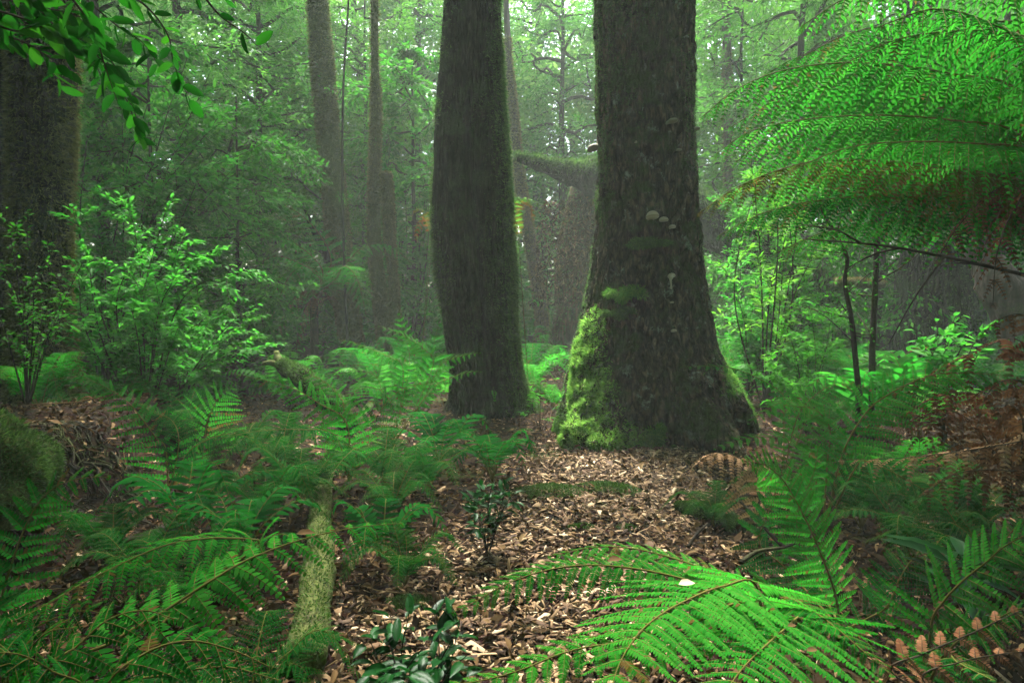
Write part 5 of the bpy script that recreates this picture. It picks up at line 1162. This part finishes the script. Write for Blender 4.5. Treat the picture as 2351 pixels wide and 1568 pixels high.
for i in range(26):
    yy = rng.uniform(28, 42); xx = rng.uniform(-1, 1) * yy * .9; V, F = tube(smooth_path([(xx, yy, .5), (xx + rng.normal(0, .4), yy, 8), (xx + rng.normal(0, .8), yy, 18)], 10), np.linspace(rng.uniform(.15, .4), .08, 10), 7); mb.add(V, F, 1)
m = 2200; a = rng.uniform(math.radians(152), math.radians(388), m); d = rng.uniform(10, 22, m); Zb = rng.random(m) * 17  # unseen ring behind the camera, added to keep skylight off the trunks
clumps(mb, xyz(d * np.cos(a), d * np.sin(a) * 1.0 + 3, Zb), rng.uniform(1.0, 2.2, m), 50, .55)
o = mb.build('far_forest', [M['leaf_far_misty'], M['bark_twig']]); o['kind'] = 'stuff'

# ------------------------------------------------------------------ unseen crowns of the big trees: canopy added and shaped to shade the floor
roots = [(t1, 1.5, 7.4), (t2, -.5, 10.3), (t7, -5, 8.2), (t8, -6.2, 8.8), (t3, -4.2, 15.5)]
m = 4700; X = rng.uniform(-17, 17, m); Yc = rng.uniform(-10, 18, m); Zc = rng.uniform(9.5, 15, m)
def gap(x, y, z):
    # openings placed to let the daylight down: over the path and in the misty middle behind the trunks
    g1 = np.exp(-((x - .4) / 2.1) ** 2 - ((y - 11.0) / 3.6) ** 2)
    g2 = sstep(13.5, 16, y + .08 * np.abs(x))
    g3 = 1.2 * np.exp(-((x - 2.7) / 3.1) ** 2 - ((y - 9.4) / 3.8) ** 2)
    g4 = .5 * np.exp(-((x + 3.3) / 1.7) ** 2 - ((y - 15) / 2.5) ** 2) + .75 * np.exp(-((x + 1.7) / 1.1) ** 2 - ((y - 13) / 1.6) ** 2)
    g4 = g4 + .42 * np.exp(-((x + 1.5) / 1.2) ** 2 - ((y - 8.8) / 1.5) ** 2)
    g4 = g4 + .8 * np.exp(-((x + 5.0) / 1.5) ** 2 - ((y - 13) / 2.0) ** 2)
    return np.clip(g1 + g2 + g3 + g4, 0, 1)
k = rng.random(m) > gap(X, Yc, Zc) * 1.25; X, Yc, Zc = X[k], Yc[k], Zc[k]
own = np.argmin(np.stack([(X - rx) ** 2 + (Yc - ry) ** 2 for _, rx, ry in roots]), 0)
for ri, (rt, rx, ry) in enumerate(roots):
    kk = own == ri; mb = MB(); C = xyz(X[kk], Yc[kk], Zc[kk]); clumps(mb, C, rng.uniform(.7, 1.5, len(C)), 34, .34, .35); mb.build('crown', M['leaf_fine'], rt)
    mb = MB()
    for q in C[:: max(1, len(C) // 14)]:
        p0 = np.array([rx, ry, rng.uniform(8, 12)]); V, F = tube(smooth_path([p0, (p0 + q) / 2 + (0, 0, .6), q], 10), np.linspace(.12, .03, 10), 6, False); mb.add(V, F)
    mb.build('limb', M['bark_twig'], rt, smooth=True)

# ------------------------------------------------------------------ haze
DENS = .0025
m, nt, N, out = new_mat('haze'); v = N('ShaderNodeVolumePrincipled'); v.inputs['Color'].default_value = (.88, 1, .91, 1); v.inputs['Density'].default_value = DENS; v.inputs['Anisotropy'].default_value = 0
nt.links.new(v.outputs[0], out.inputs['Volume'])
zmin = gz(gx, gy).min() - 1.0
mb = MB(); bx = np.array([[x_, y_, z_] for z_ in (zmin, 22.5) for y_ in (-42, 64) for x_ in (-64, 64)], float)
mb.add(bx, np.array([[0, 2, 3, 1], [4, 5, 7, 6], [0, 1, 5, 4], [2, 6, 7, 3], [0, 4, 6, 2], [1, 3, 7, 5]]))
o = mb.build('haze', m); o['kind'] = 'stuff'

# ------------------------------------------------------------------ light, sky, camera
SUN_EL, SUN_AZ = math.radians(60), math.radians(-10)
sd = Vector((math.sin(SUN_AZ) * math.cos(SUN_EL), math.cos(SUN_AZ) * math.cos(SUN_EL), math.sin(SUN_EL)))
ld = bpy.data.lights.new('sun', 'SUN'); ld.energy = 1.5; ld.angle = math.radians(14); ld.color = (1, .96, .88)
lo = bpy.data.objects.new('sun', ld); COL.objects.link(lo); lo.rotation_euler = sd.to_track_quat('Z', 'Y').to_euler(); lo.location = (0, 10, 30)
wld = bpy.data.worlds.new('World'); sc.world = wld; wld.use_nodes = True; nt = wld.node_tree
bg = nt.nodes.get('Background') or nt.nodes.new('ShaderNodeBackground')
sky = nt.nodes.new('ShaderNodeTexSky'); sky.sky_type = 'NISHITA'; sky.sun_disc = False; sky.sun_elevation = SUN_EL; sky.sun_rotation = SUN_AZ
sky.air_density = 1; sky.dust_density = 4; sky.ozone_density = 1
nt.links.new(sky.outputs[0], bg.inputs[0]); bg.inputs[1].default_value = .055

cd = bpy.data.cameras.new('camera'); cd.lens = 24.0 * FOC / 683; cd.sensor_width = 36; cd.clip_end = 500; cd.clip_start = .05
co = bpy.data.objects.new('camera', cd); COL.objects.link(co); co.location = tuple(CAM); co.rotation_euler = (math.pi / 2 - PITCH, 0, 0); sc.camera = co

sc.view_settings.view_transform = 'Standard'; sc.view_settings.look = 'None'; sc.view_settings.gamma = 1; sc.view_settings.exposure = 4.55
sc.render.engine = 'CYCLES'; cy = sc.cycles
cy.max_bounces = 6; cy.diffuse_bounces = 3; cy.glossy_bounces = 2; cy.transmission_bounces = 4; cy.volume_bounces = 1; cy.transparent_max_bounces = 4
cy.caustics_reflective = False; cy.caustics_refractive = False; cy.use_denoising = True; cy.sample_clamp_indirect = 4
print('script', time.time() - T0, sum(len(m.polygons) for m in bpy.data.meshes))
